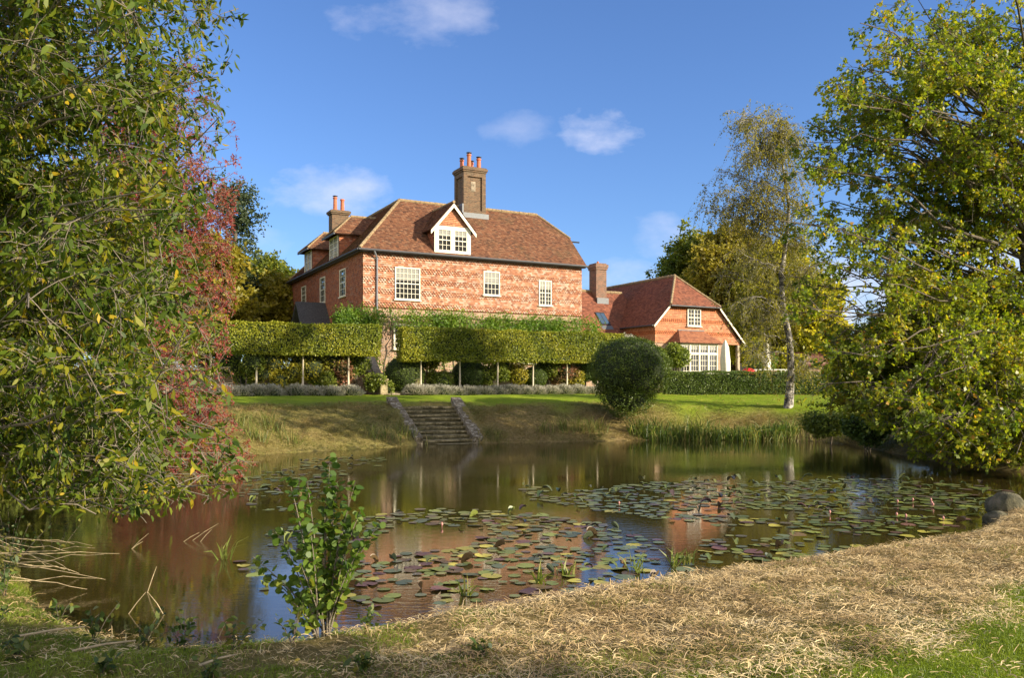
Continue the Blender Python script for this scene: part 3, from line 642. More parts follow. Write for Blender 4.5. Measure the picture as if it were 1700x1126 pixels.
# bay
ub0, ub1, bp = 1.3, 4.35, 1.0; bz0, bz1 = .6, az(2.72)
MB().box((ub0+.03, -bp+.03, -.3), (ub1-.03, .02, bz0)).build('bay_wall', m_brick, ann)
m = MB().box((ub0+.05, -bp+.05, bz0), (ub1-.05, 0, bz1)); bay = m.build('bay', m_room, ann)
m = MB(); nwin = 4; ww = (ub1-ub0)/nwin
for i in range(5): 
    x = ub0+ww*i; m.box((max(ub0, x-.06), -bp-.05, bz0), (min(ub1, x+.06), -bp+.05, bz1))
m.box((ub0, -bp-.04, bz1-.12), (ub1, -bp+.05, bz1)); m.box((ub0, -bp-.07, bz0), (ub1, -bp+.05, bz0+.1)); m.box((ub0-.02, -bp-.045, bz1-.72), (ub1+.02, -bp+.05, bz1-.62))
m.box((ub0-.03, -bp-.05, bz1-.12), (ub0+.05, 0, bz1)); m.box((ub0-.04, -bp, bz0), (ub0+.05, 0, bz0+.1)); m.box((ub0-.03, -bp, bz1-.72), (ub0+.05, 0, bz1-.62)); m.box((ub0-.03, -.1, bz0), (ub0+.05, 0, bz1)); m.box((ub0-.03, -bp-.05, bz0), (ub0+.05, -bp+.08, bz1))
m.build('bay_frame', m_cream, ann)
for i in range(4):
    sash(ann, (ub0+ww*i+.05, -bp+.04, bz0+.1), (1, 0, 0), (0, -1, 0), ww-.1, bz1-.72-bz0-.1, 3, 5, 1, 0, sill=False, fw=.035, depth=.055, name='bay_window')
    sash(ann, (ub0+ww*i+.05, -bp+.04, bz1-.62), (1, 0, 0), (0, -1, 0), ww-.1, .5, 3, 1, 1, .6, sill=False, fw=.035, depth=.055, name='bay_window')
sash(ann, (ub0+.045, -.1, bz0+.1), (0, -1, 0), (-1, 0, 0), bp-.2, bz1-.72-bz0-.1, 3, 5, 1, 0, sill=False, fw=.035, depth=.055, name='bay_window')
sash(ann, (ub0+.045, -.1, bz1-.62), (0, -1, 0), (-1, 0, 0), bp-.2, .5, 3, 1, 1, .6, sill=False, fw=.035, depth=.055, name='bay_window')
zt0, zt1 = az(2.74), az(3.6)
q0, q1, q2, q3 = (ub0-.25, -bp-.25, zt0), (ub1+.25, -bp-.25, zt0), (ub1-.35, -.04, zt1), (ub0+.6, -.04, zt1); qa, qb = (ub0-.25, -.02, zt0), (ub1+.25, -.02, zt0)
m = MB(); m.slab([q0, q1, q2, q3], .06, (0, 0, 1)); m.slab([qa, q0, q3], .06, (0, 0, 1)); m.slab([q1, qb, q2], .06, (0, 0, 1)); br_ = m.build('bay_roof', m_under, ann)
tileobj('bay_tiles', [slope([q0, q1, q2, q3]), slope([qa, q0, q3]), slope([q1, qb, q2])], m_bayroof, br_)
MB().box((ub0+.55, -.09, zt1), (ub1-.3, -.01, zt1+.05)).build('lead_flashing', m_lead, br_)
m = MB(); m.box((7.05, .0, -.3), (7.25, .2, rh(7.15)-.1)); m.box((7.05, 3.5, -.3), (7.25, 3.7, rh(7.15)-.1)); m.build('veranda_post', m_timber, ann)

# ================================================================== vegetation helpers
def lm(name, cols, **k): return leafmat(name, cols, **k)
ml_hedge = lm('hornbeam_leaf', [(.07, .105, .008), (.15, .185, .012), (.25, .26, .018), (.36, .32, .028)], trans=.3, tboost=1.6)
ml_yew = lm('yew_leaf', [(.04, .075, .010), (.07, .12, .014), (.11, .16, .018), (.16, .20, .024)], trans=.2)
ml_box = lm('box_leaf', [(.035, .062, .007), (.065, .105, .010), (.11, .155, .014), (.19, .22, .02)], trans=.22)
ml_wist = lm('wisteria_leaf', [(.05, .11, .012), (.10, .19, .018), (.16, .25, .025), (.25, .30, .035)], trans=.4)
ml_yel = lm('yellow_shrub_leaf', [(.12, .15, .012), (.22, .22, .02), (.33, .28, .03), (.40, .32, .03)], trans=.4)
ml_mid = lm('mid_shrub_leaf', [(.07, .11, .014), (.13, .17, .02), (.20, .24, .035), (.3, .28, .05)], trans=.4)
ml_pink = lm('hydrangea_head', [(.20, .07, .05), (.28, .12, .07), (.22, .15, .06), (.12, .13, .03)], trans=.3)
ml_lav = lm('lavender_leaf', [(.16, .16, .11), (.28, .27, .20), (.40, .38, .31), (.52, .48, .42)], trans=.2, tboost=1.1)
ml_oak = lm('oak_leaf', [(.042, .075, .006), (.085, .125, .008), (.15, .19, .010), (.24, .25, .014), (.29, .23, .015), (.36, .18, .012)], trans=.45, rough=.45, tboost=2.0)
ml_cherry = lm('cherry_leaf', [(.022, .048, .006), (.045, .08, .009), (.085, .125, .011), (.15, .175, .014), (.24, .21, .015), (.42, .30, .02)], trans=.42, rough=.5, spec=.25, tboost=1.7)
ml_redl = lm('red_leaf', [(.16, .026, .026), (.26, .042, .04), (.31, .075, .055), (.27, .12, .035), (.13, .13, .02)], trans=.4, tboost=1.8)
ml_birch = lm('birch_leaf', [(.11, .11, .016), (.18, .17, .022), (.27, .23, .028), (.36, .29, .035)], trans=.5, tboost=1.6)
ml_dist = lm('distant_leaf', [(.06, .09, .010), (.11, .14, .014), (.18, .20, .018), (.26, .25, .02)], trans=.42)
ml_disty = lm('distant_yellow_leaf', [(.19, .21, .012), (.32, .31, .018), (.44, .39, .026), (.52, .42, .035)], trans=.48)
ml_distb = lm('distant_brown_leaf', [(.15, .13, .016), (.23, .20, .02), (.32, .25, .026), (.20, .20, .02)], trans=.42)
ml_euc = lm('eucalyptus_leaf', [(.03, .05, .022), (.055, .08, .035), (.09, .115, .05)], trans=.25)
ml_sap = lm('sapling_leaf', [(.035, .075, .012), (.065, .12, .015), (.12, .18, .02), (.28, .28, .03)], trans=.42, rough=.5)
ml_reed = lm('reed_leaf', [(.05, .075, .012), (.09, .13, .02), (.15, .19, .03), (.28, .25, .07), (.34, .26, .12)], trans=.35)
ml_straw = lm('straw', [(.18, .11, .05), (.40, .28, .13), (.60, .45, .23), (.78, .65, .40)], trans=.15, tboost=1.1)
ml_grass = lm('grass_blade', [(.07, .11, .010), (.14, .20, .015), (.21, .27, .02), (.33, .34, .06)], trans=.4)
ml_weed = lm('weed_leaf', [(.03, .055, .012), (.055, .09, .018), (.09, .13, .025), (.22, .2, .04)], trans=.35)
ml_iris = lm('iris_leaf', [(.035, .065, .010), (.06, .11, .014), (.10, .16, .02), (.17, .21, .035), (.33, .27, .09)], trans=.35)
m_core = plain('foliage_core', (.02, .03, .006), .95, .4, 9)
m_bj, t, b, o = newmat('birch_bark')
nn_ = noise(t, 3.5, 6, .75, dist=.6); t.links.new(ramp(t, nn_, [(.47, (.04, .035, .03)), (.53, (.28, .25, .2)), (.66, (.5, .46, .4))]), b.inputs['Base Color']); b.inputs['Roughness'].default_value = .8

def shell(c, rad, n, ragged=.12, lobes=None):
    """points + outward normals on an uneven ellipsoid"""
    d = unit(rng.normal(size=(n, 3))); ph = vnoise(d[:, 0]*3+c[0]*7, d[:, 1]*3+d[:, 2]*4+c[1], 1, 9)
    k = 1+ragged*(ph-.5)*2+rng.normal(size=n)*ragged*.25-np.abs(rng.normal(size=n))*ragged*.3
    return c+d*np.array(rad)*k[:, None], unit(d/np.array(rad))
def bushleaf(P, Nn, size, wr=.7, shape='rhomb', droop=.0, flat=.35):
    D = unit(np.cross(Nn, rng.normal(size=P.shape))*1.0+Nn*.5-np.array([0, 0, droop]))
    L = size*rng.uniform(.6, 1.3, len(P)); return leaves(P, D, L, L*wr, shape, flat=flat, up=Nn)
def core_ell(mb, c, rad, n=12):
    vs = []; fs = []
    for i in range(n+1):
        th = math.pi*i/n
        for j in range(n): ph = 2*math.pi*j/n; vs.append((c[0]+rad[0]*math.sin(th)*math.cos(ph), c[1]+rad[1]*math.sin(th)*math.sin(ph), c[2]+rad[2]*math.cos(th)))
    for i in range(n):
        for j in range(n): fs.append((i*n+j, (i+1)*n+j, (i+1)*n+(j+1) % n, i*n+(j+1) % n))
    mb.add(vs, fs)
def clump_r(P, s=.5): return np.clip(.5*vnoise(P[:, 0]+P[:, 2]*.7, P[:, 1]-P[:, 2]*.6, s, 4)+.5*rng.random(len(P)), 0, 1)
def bush(name, c, rad, mat, size=.07, n=4000, ragged=.15, label='', cat='shrub', group=None, shape='rhomb', lobes=1, core=True, wr=.7, stems=True, parts=None, flat=.35, group_kind=None):
    """clipped or loose bush with its leaves as one mesh, parented to an empty on the ground with its stems"""
    gz = G(c[0], c[1]); e = empty(name, (c[0], c[1], gz), label=label, cat=cat, group=group); cl = np.array([0, 0, c[2]-gz]); Ps = []; Ns = []; cm = MB()
    for i in range(lobes):
        if lobes == 1: cc, rr_ = cl, np.array(rad, float)
        else:
            a = 2*math.pi*i/lobes+random.random(); k = random.uniform(.35, .6)
            cc = cl+np.array([math.cos(a)*rad[0]*k, math.sin(a)*rad[1]*k, random.uniform(-.3, .45)*rad[2]]); rr_ = np.array(rad)*random.uniform(.45, .7)
        P, Nn = shell(cc, rr_, n//lobes, ragged); Ps.append(P); Ns.append(Nn)
        if core: core_ell(cm, cc, rr_*(1-ragged*.9))
    P = np.concatenate(Ps); Nn = np.concatenate(Ns); k = P[:, 2] > .02; P, Nn = P[k], Nn[k]
    V, Fc = bushleaf(P, Nn, size, wr, shape, flat=flat)
    f = fast('foliage', V, Fc, mat, e, rnd=clump_r(P+np.array([c[0], c[1], 0]), .45))
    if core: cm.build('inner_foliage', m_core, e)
    if stems:
        s = MB()
        for i in range(4):
            a = random.random()*6.28; s.tube([(math.cos(a)*.06, math.sin(a)*.06, -.05), (math.cos(a)*.2*rad[0], math.sin(a)*.2*rad[1], cl[2])], [.03, .015], 5)
        s.build('stem', m_bark, e)
    return e
def bez(a, b, c, n):
    s = np.linspace(0, 1, n)[:, None]; return (1-s)**2*a+2*s*(1-s)*b+s*s*c
def tubes_np(lines, sides=4):
    """list of (pts (m,3), radii (m,)) all of equal m -> V, F quads"""
    if not lines: return np.zeros((0, 3)), np.zeros((0, 4), int)
    P = np.array([l[0] for l in lines]); Rr = np.array([l[1] for l in lines]); n, m, _ = P.shape
    d = np.gradient(P, axis=1); d = unit(d); ref = np.where(np.abs(d[..., 2:3]) < .9, np.array([0, 0, 1.]), np.array([1., 0, 0]))
    a = unit(np.cross(d, ref)); c = np.cross(d, a); w = np.arange(sides)*2*math.pi/sides
    V = P[:, :, None]+Rr[:, :, None, None]*(a[:, :, None]*np.cos(w)[None, None, :, None]+c[:, :, None]*np.sin(w)[None, None, :, None])
    ix = np.arange(n*m*sides).reshape(n, m, sides); nx_ = np.roll(ix, -1, 2)
    Fc = np.stack([ix[:, :-1], nx_[:, :-1], nx_[:, 1:], ix[:, 1:]], -1).reshape(-1, 4); return V.reshape(-1, 3), Fc
def tree(name, base, top, r0, targets, mat, bark, label, cat='tree', group=None, nsub=10, ntw=8, nl=10, Ls=1.2, Lt=.5, leaf=.1, wr=.5, shape='rhomb',
         droop=.3, arch=.25, r_l=.05, twigs=True, hang=.3, spread=.9, clumpy=.6, keep=None, lean=(0, 0), sfrac=(.15, 1.0), start=.3, leafstart=.15, bends=0):
    """trunk, limbs that grow to the targets, side branches, twigs and leaves"""
    base = np.array(base, float); top = np.array(top, float); rel = top-base
    e = empty(name, base, label=label, cat=cat, group=group)
    tr = MB(); n = 9; pts = [rel*i/(n-1)+np.array([math.sin(i*1.3)*.015*rel[2], math.cos(i*1.7)*.012*rel[2], 0])*(0 < i) for i in range(n)]
    rads = [r0*(1-.75*i/(n-1))*(1.35 if i == 0 else 1) for i in range(n)]; pts[0] = pts[0]-np.array([0, 0, .3])
    tr.tube(pts, rads, 10); tr.build('trunk', bark, e, smooth=True)
    L1 = []; L2 = []; L3 = []; tp = []; td = []; tl = []; tc = []
    for T in targets:
        T = np.array(T, float)-base; hfrac = np.clip((T[2]-.35*np.hypot(*(T-rel*min(1, T[2]/rel[2]))[:2]))/rel[2], start, .97)
        s0 = rel*hfrac; L = np.linalg.norm(T-s0); mid = (s0+T)/2+np.array([0, 0, arch*L])+rng.normal(size=3)*.06*L
        P = bez(s0, mid, T, 8)+np.concatenate([np.zeros((1, 3)), rng.normal(size=(7, 3))*.022*L]); rr0 = min(r0*.45, r_l*L**.8)
        L1.append((P, np.linspace(rr0, rr0*.18, 8)))
        for j in range(nsub):
            s = random.uniform(*sfrac); k = min(6, int(s*7)); p = P[k]+(P[k+1]-P[k])*(s*7-k); tg = unit(P[k+1]-P[k])
            d = unit(tg*random.uniform(.3, 1.0)+rng.normal(size=3)*np.array([1, 1, .7])*spread); ln = Ls*random.uniform(.5, 1.2)*(1.1-.5*s)
            m_ = p+d*ln*.5+np.array([0, 0, .08*ln]); q = p+d*ln-np.array([0, 0, droop*ln*.5]); Q = bez(p, m_, q, 5)
            L2.append((Q, np.linspace(rr0*.22, rr0*.07, 5)))
            cr = random.random()
            for w in range(ntw):
                s_ = random.uniform(.15, 1); kk = min(3, int(s_*4)); p2 = Q[kk]+(Q[kk+1]-Q[kk])*(s_*4-kk)
                d2 = unit(unit(Q[kk+1]-Q[kk])*.7+rng.normal(size=3)*.75-np.array([0, 0, droop*.6])); tp.append(p2); td.append(d2); tl.append(Lt*random.uniform(.5, 1.2)); tc.append(cr)
    tp = np.array(tp); td = np.array(td); tl = np.array(tl)[:, None]; tc = np.array(tc)
    tip = tp+td*tl-np.array([0, 0, 1.])*tl*droop*.5
    if keep is not None:
        k = keep(tip+base) & keep(tp+base); tp, td, tl, tc, tip = tp[k], td[k], tl[k], tc[k], tip[k]
        L2 = [l for l in L2 if keep(l[0][-1:]+base)[0]]; L1 = [l for l in L1 if keep(l[0][-1:]+base)[0]]
    if twigs:
        mid = tp+td*tl*.55; P3 = np.stack([tp, mid, tip], 1); L3 = [(P3[i], np.array([.006, .004, .002])*max(1, leaf/.1)) for i in range(len(tp))]
    VV = []; FF = []; off = 0
    for L, sd_ in ((L1, 6), (L2, 4), (L3, 3)):
        if not L: continue
        V, Fc = tubes_np(L, sd_); VV.append(V); FF.append(Fc+off); off += len(V)
    fast('branches', np.concatenate(VV), np.concatenate(FF), bark, e, smooth=True)
    nT = len(tp); s = rng.uniform(leafstart, 1.05, (nT, nl)); P = tp[:, None]+(td*tl)[:, None]*s[..., None]-np.array([0, 0, 1.])*(tl*droop*.5)[:, None]*s[..., None]**2
    P = P.reshape(-1, 3)+rng.normal(size=(nT*nl, 3))*leaf*.25; D = np.repeat(td, nl, 0)*.6+rng.normal(size=(nT*nl, 3))*.75-np.array([0, 0, hang])
    L = leaf*rng.uniform(.6, 1.25, len(P)); V, Fc = leaves(P, D, L, L*wr, shape, flat=.3, up=np.array([0, 0, 1.]))
    rv = np.clip(clumpy*np.repeat(tc, nl)+(1-clumpy)*rng.random(len(P)), 0, 1)
    rv = np.where(rng.random(len(P)) < .02, .98, rv*.86)
    fast('crown', V, Fc, mat, e, rnd=rv)
    return e
def inell(c, r, n, f=.55):
    d = unit(rng.normal(size=(n, 3))); k = rng.uniform(f, 1, n)[:, None]; return np.array(c)+d*np.array(r)*k

# ---------------------------------------------------------------- pleached hedges
def boxleaf(x0, x1, y0, y1, z0, z1, dens, size, rag=.05, rnd_corner=.12, mat=None, name='', parent=None, both=True):
    dx, dy, dz = x1-x0, y1-y0, z1-z0
    faces = [(dx*dz, 'f'), (dx*dy, 't'), (dx*dy*.6, 'u'), (dy*dz, 'l'), (dy*dz, 'r')]+([(dx*dz*.5, 'b')] if both else [])
    P = []; Nn = []
    for A, k in faces:
        n = int(A*dens); a = rng.random(n); b_ = rng.random(n); d = np.abs(rng.normal(size=n))*rag
        if k in 'fb': y = np.full(n, y0)+d if k == 'f' else np.full(n, y1)-d; p = np.stack([x0+a*dx, y, z0+b_*dz], 1); nn = np.tile([0, -1. if k == 'f' else 1., 0], (n, 1))
        elif k in 'tu': z = np.full(n, z1)-d if k == 't' else np.full(n, z0)+d; p = np.stack([x0+a*dx, y0+b_*dy, z], 1); nn = np.tile([0, 0, 1. if k == 't' else -1.], (n, 1))
        else: x = np.full(n, x0)+d if k == 'l' else np.full(n, x1)-d; p = np.stack([x, y0+a*dy, z0+b_*dz], 1); nn = np.tile([-1. if k == 'l' else 1., 0, 0], (n, 1))
        P.append(p); Nn.append(nn)
    P = np.concatenate(P); Nn = np.concatenate(Nn)
    bulge = (vnoise(P[:, 0], P[:, 2]*1.3, .55, 3)-.5)*.14; P = P+Nn*bulge[:, None]
    # round the corners a little
    c = np.array([(x0+x1)/2, (y0+y1)/2, (z0+z1)/2]); h = np.array([dx, dy, dz])/2; q = np.abs((P-c)/h); P[:, 1] = c[1]+(P[:, 1]-c[1])*(1-rnd_corner*np.clip(q[:, 2]-.75, 0, 1)*4*.5); 
    V, Fc = bushleaf(P, Nn, size, .75, 'rhomb', flat=.3)
    return fast(name, V, Fc, mat, parent, rnd=clump_r(P, .8))
ZP = 1.6
for (xa, xb, zlo, posts, lab) in [(215, 627, 3.60, [275, 350, 426, 503, 579], 'left pleached hornbeam hedge on bare pale stems, nearer the red-leaved tree'),
                                (664, 1028, 3.42, [699, 763, 826, 885, 941, 992], 'right pleached hornbeam hedge on bare pale stems, below the house front')]:
    B = -5.7; ta_, tb2 = tb(xa, B), tb(xb, B); p0 = hw(ta_, B, ZP)
    e = empty('pleached_hedge', p0, HROT, label=lab, cat='hedge', group='pleached hedges')
    L = tb2-ta_
    boxleaf(0, L, -.45, .45, zlo-ZP, 5.05-ZP, 620, .085, .06, mat=ml_hedge, name='foliage', parent=e)
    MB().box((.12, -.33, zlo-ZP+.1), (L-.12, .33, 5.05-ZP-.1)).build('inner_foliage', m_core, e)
    for x in posts:
        t0 = tb(x, B)-ta_; j = random.uniform(-.03, .03)
        MB().tube([(t0, 0, -.1), (t0+j, .01, 1.0), (t0+j*.5, 0, zlo-ZP+.3)], [.055, .045, .04], 8).build('stem', m_stake, e, smooth=True)

# ---------------------------------------------------------------- topiary and shrubs below the hedges
def on(x, b, yc, rpx):       # centre / radius of a ball seen at column x, centre row yc, b behind the front line
    t_ = tb(x, b); p = hw(t_, b); return (p[0], p[1], zat(yc, p[1])), rpx*p[1]/F
for (x, b, yc, r, lab, mat) in [(672, -4.6, 622, 33, 'clipped round bush left of the garden wall, lit on top', ml_box), (779, -4.4, 622, 28, 'dark clipped round bush behind the second pair of stems', ml_yew),
                                (888, -4.9, 627, 20, 'small bright clipped ball bush under the right hedge', ml_box), (970, -4.4, 612, 24, 'dark rounded bush beside the big topiary mushroom', ml_yew)]:
    c, rr_ = on(x, b, yc, r)
    bush('topiary_ball', c, (rr_, rr_, rr_*.92), mat, .055, 6500, .035, lab, 'topiary', group='round topiary bushes')
# big topiary on the bank
Yb = 34.6; cx_, cz_ = at(1045, Yb), zat(612, Yb); rr_ = 62*Yb/F
e = empty('mushroom_topiary', (cx_, Yb, G(cx_, Yb)), label='big dark dome-shaped topiary bush on a narrow foot beside the pond bank', cat='topiary')
gz = G(cx_, Yb); P, Nn = shell(np.array([0, 0, cz_-gz]), (rr_*1.04, rr_*1.04, rr_*.86), 17000, .10); P2, N2 = shell(np.array([-.12, 0, zat(650, Yb)-gz]), (rr_*.72, rr_*.72, rr_*.66), 7000, .16)
P = np.concatenate([P, P2]); Nn = np.concatenate([Nn, N2]); P = P+Nn*((vnoise(P[:, 0]*1.3+P[:, 2], P[:, 1]+P[:, 2]*1.6, .22, 41)-.5)*.16)[:, None]; V, Fc = bushleaf(P, Nn, .07, .6, flat=.15); fast('foliage', V, Fc, ml_box, e, rnd=clump_r(P, .25))
m = MB(); core_ell(m, (0, 0, cz_-gz), (rr_*.95, rr_*.95, rr_*.78), 16); core_ell(m, (-.12, 0, zat(650, Yb)-gz), (rr_*.58, rr_*.58, rr_*.56), 14); m.build('inner_foliage', m_core, e)
# loose shrubs between hedge and wall
sh = [(405, -4.6, 615, 30, ml_mid, 'leafy'), (445, -4.4, 607, 34, ml_yel, 'yellow-green'), (478, -4.9, 625, 24, ml_yel, 'low yellow-green'), (515, -4.2, 600, 30, ml_yel, 'yellow'), (545, -4.0, 600, 32, ml_yel, 'golden'),
      (535, -5.0, 628, 20, ml_mid, 'brownish'), (560, -4.8, 620, 20, ml_pink, 'faded pink flowering'), (590, -3.8, 605, 22, ml_mid, 'green'), (630, -4.6, 640, 16, ml_mid, 'low dark green'), (730, -4.6, 636, 18, ml_mid, 'low green'),
      (712, -3.9, 600, 20, ml_yel, 'pale green'), (820, -4.5, 625, 20, ml_mid, 'loose green'), (850, -4.3, 618, 22, ml_yel, 'pale yellow-green'), (912, -4.2, 612, 22, ml_mid, 'leafy green'), (935, -4.4, 620, 20, ml_pink, 'reddish'), (950, -4.9, 632, 16, ml_yel, 'low light green'), (1000, -4.2, 622, 18, ml_mid, 'pale leafy')]
beside = ['left end of the left hedge', 'first visible left stem', 'between the first and second left stems', 'right of the second left stem', 'middle of the left hedge', 'foot of the middle left stems', 'left of the last left stem',
          'behind the last left stem', 'gap between the hedges', 'foot of the first right stem', 'window in the gap', 'third right stem', 'left of the small ball bush', 'right of the small ball bush', 'fifth right stem', 'foot of the last right stems', 'big dome topiary']
for (x, b, yc, r, mat, kind), bs in zip(sh, beside):
    b = max(b-.55, -5.05); c, rr_ = on(x, b, yc, r*1.25)
    bush('garden_shrub', c, (rr_, rr_*.8, rr_*1.05), mat, .11, 2600, .28, f'{kind} shrub in the border, {bs}', 'shrub', group='shrubs in the border', lobes=4, wr=.65, core=True)
# lavender mounds in front of the stems
xs_l = [372, 398, 424, 450, 492, 515, 548, 580, 688, 706, 730, 752, 775, 800, 822, 846, 868, 890, 912, 935, 958, 980, 1002]
for i, x in enumerate(xs_l):
    t_ = tb(x, -6.4); p = hw(t_, -6.4); gz = G(p[0], p[1]); hgt = random.uniform(.36, .5); rx = random.uniform(.5, .66)
    n = 1500; P, Nn = shell(np.array([0, 0, hgt*.25]), (rx, .42, hgt*.7), n, .15); k = P[:, 2] > -.02; P, Nn = P[k], Nn[k]
    e = empty('lavender_bush', (p[0], p[1], gz), label=f'low silvery lavender mound at the lawn edge, number {i+1} from the left' , cat='lavender', group='lavender mounds along the lawn')
    e['label'] = 'low silver-grey lavender mound in the row along the lawn edge'
    V, Fc = blades(P, Nn+np.array([0, 0, .9]), rng.uniform(.08, .2, len(P)), .022, .15); fast('foliage', V, Fc, ml_lav, e, rnd=np.tile(clump_r(P, .3), 2))
    m = MB(); core_ell(m, (0, 0, hgt*.2), (rx*.85, .34, hgt*.55), 10); m.build('inner_foliage', m_core, e)
# wisteria along the front
e = empty('wisteria', hw(0, -.3, ZB), HROT, label='bright green wisteria trained along the house front above the ground floor windows', cat='climber')
Ps = []
for i in range(230):
    t_ = random.uniform(-1.6, 15.0); c = np.array([t_, -.3-random.random()*.4, Lz(3.85)+random.uniform(-.5, .22)-.1*(t_ > 6)])
    Ps.append(c+rng.normal(size=(46, 3))*[.24, .12, .2])
for i in range(110):     # hanging mass in the gap and left corner
    t_ = random.uniform(-.9, .7) if i % 3 else random.uniform(-1.4, -.4); c = np.array([t_, -.35, random.uniform(Lz(.3), Lz(3.9))]); Ps.append(c+rng.normal(size=(40, 3))*[.22, .12, .2])
for i in range(60):
    t_ = random.uniform(2, 14); c = np.array([t_, -.3, random.uniform(Lz(.8), Lz(3.6))]); Ps.append(c+rng.normal(size=(30, 3))*[.3, .1, .25])
for i in range(44):
    c = np.array([-.45, random.uniform(0, 4.5), Lz(3.7)+random.uniform(-.5, .4)]); Ps.append(c+rng.normal(size=(46, 3))*[.12, .25, .2])
P = np.concatenate(Ps); V, Fc = leaves(P, rng.normal(size=P.shape)+[0, -.4, -.6], rng.uniform(.10, .2, len(P)), rng.uniform(.05, .08, len(P)), 'rhomb', flat=.3, up=np.array([0, -1, .5]))
fast('foliage', V, Fc, ml_wist, e, rnd=clump_r(P, .4))
m = MB()
for a_, b_ in (((-.4, -.12, -.2), (-.2, -.15, Lz(3.8))), ((-.2, -.15, Lz(3.8)), (14.5, -.15, Lz(3.9))), ((1.0, -.14, -.2), (1.6, -.15, Lz(3.8))), ((5.3, -.14, -.2), (5.0, -.15, Lz(3.8))), ((10.6, -.14, -.2), (10.2, -.15, Lz(3.8)))):
    a_, b_ = np.array(a_), np.array(b_); m.tube([a_+(b_-a_)*i/8+rng.normal(size=3)*[.05, .02, .05] for i in range(9)], [.05]*9, 6)
m.build('stem', m_bark, e)
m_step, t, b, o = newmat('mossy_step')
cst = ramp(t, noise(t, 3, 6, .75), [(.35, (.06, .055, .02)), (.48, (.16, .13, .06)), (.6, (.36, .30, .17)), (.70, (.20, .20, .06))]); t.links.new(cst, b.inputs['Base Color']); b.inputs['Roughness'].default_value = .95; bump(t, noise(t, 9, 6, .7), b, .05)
# garden retaining walls, piers, steps up to the house
def gwall(t0, t1, b, z0, z1, th, lab, mat=m_stone, name='garden_wall'):
    e = empty(name, hw(t0, b, z0), HROT, label=lab, cat='wall')
    m = MB(); L = t1-t0; n = max(1, int(L/.9))
    m.box((0, 0, -.4), (L, th, z1-z0)); m.build('stonework', m_brick, e)
    m = MB()
    for i in range(n): m.box((L*i/n+.005, -.05, z1-z0), (L*(i+1)/n-.005, th+.05, z1-z0+.07+random.random()*.01))
    m.build('coping', mat, e)
gt = tb(640, -3.3)
gwall(-14, gt-.8, -3.35, 1.75, 2.85, .35, 'low brick garden wall with stone coping behind the left border')
gwall(gt+.9, 14.6, -3.35, 1.75, 2.85, .35, 'low brick garden wall with stone coping behind the right border')
for sx_, lab in ((-.95, 'sloping stone side wall left of the garden steps, in the gap between the hedges'), (.75, 'sloping stone side wall right of the garden steps, in the gap between the hedges')):
    e = empty('sloping_wall', hw(gt+sx_, -5.0, 1.75), HROT, label=lab, cat='wall')
    m = MB(); m.add([(0, 0, -.3), (.3, 0, -.3), (.3, 1.9, -.3), (0, 1.9, -.3), (0, 0, .55), (.3, 0, .55), (.3, 1.9, 2.0), (0, 1.9, 2.0)], [(0, 3, 2, 1), (4, 5, 6, 7), (0, 1, 5, 4), (1, 2, 6, 5), (2, 3, 7, 6), (3, 0, 4, 7)])
    m.build('stonework', m_brick, e)
    m = MB(); m.slab([(-.05, -.05, .60), (.35, -.05, .60), (.35, 1.95, 2.12), (-.05, 1.95, 2.12)], .08, (0, 0, 1)); m.build('coping', m_stone, e)
    m = MB().box((-.03, -.4, -.3), (.33, -.05, .70)); m.box((-.07, -.44, .70), (.37, -.01, .77)); m.build('pier', m_step, e)
e = empty('garden_steps', hw(gt-.6, -4.8, 1.7), HROT, label='short flight of stone steps up to the house through the gap between the hedges', cat='steps')
for i in range(6): MB().box((0, i*.3, -.3), (1.3, 2.2, .19*(i+1))).build('step', m_stone, e)
# path across in front
m = MB(); p = [hw(gt-1.0, -7.2), hw(gt+1.3, -7.2), hw(gt+1.3, -5.2), hw(gt-1.0, -5.2)]
m.add([(q[0], q[1], max(G(q[0], q[1]), 1.6)+.03) for q in p], [(0, 1, 2, 3)]); m.build('path', plain('path_stone', (.34, .27, .18), .9, .25, 5, .02), kind='structure')

# ---------------------------------------------------------------- pond steps
m_riser_shade = plain('step_riser_shaded', (.10, .085, .04), .95, .5, 6, .03)  # riser shade put into the colour, so the paler treads read as lit edges
m_lich, t, b, o = newmat('lichened_stone')
cst = ramp(t, noise(t, 6, 7, .8), [(.40, (.07, .055, .03)), (.52, (.18, .14, .08)), (.60, (.44, .40, .31)), (.68, (.2, .15, .08))]); t.links.new(cst, b.inputs['Base Color']); b.inputs['Roughness'].default_value = .95; bump(t, noise(t, 9, 6, .7), b, .05)
st_top = np.array([at(706, 34.9), 34.9]); st_bot = np.array([at(747, 31.3), 31.3]); sdv = st_top-st_bot; sL = np.linalg.norm(sdv); ang = math.atan2(sdv[1], sdv[0])-math.pi/2
e = empty('pond_steps', (*st_bot, 0), ang, label='wide flight of old mossy stone steps going down the bank into the pond', cat='steps')
ns = 10; rise = 1.46/ns
for i in range(ns):
    m = MB(); td_ = MB(); x = -.97-.02*i
    while x < .97+.02*i:
        w = random.uniform(.35, .7); x2 = min(x+w, .99+.02*i); y0 = i*sL/ns-.1+random.uniform(-.03, .03); z = i*rise+random.uniform(-.015, .015)
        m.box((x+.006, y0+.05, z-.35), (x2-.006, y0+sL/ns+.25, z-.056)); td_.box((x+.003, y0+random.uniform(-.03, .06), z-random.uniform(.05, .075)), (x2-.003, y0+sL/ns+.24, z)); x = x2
        if x2 >= .99+.02*i-.01: break
    stp = m.build('step', m_riser_shade, e); td_.build('tread', m_step, stp)
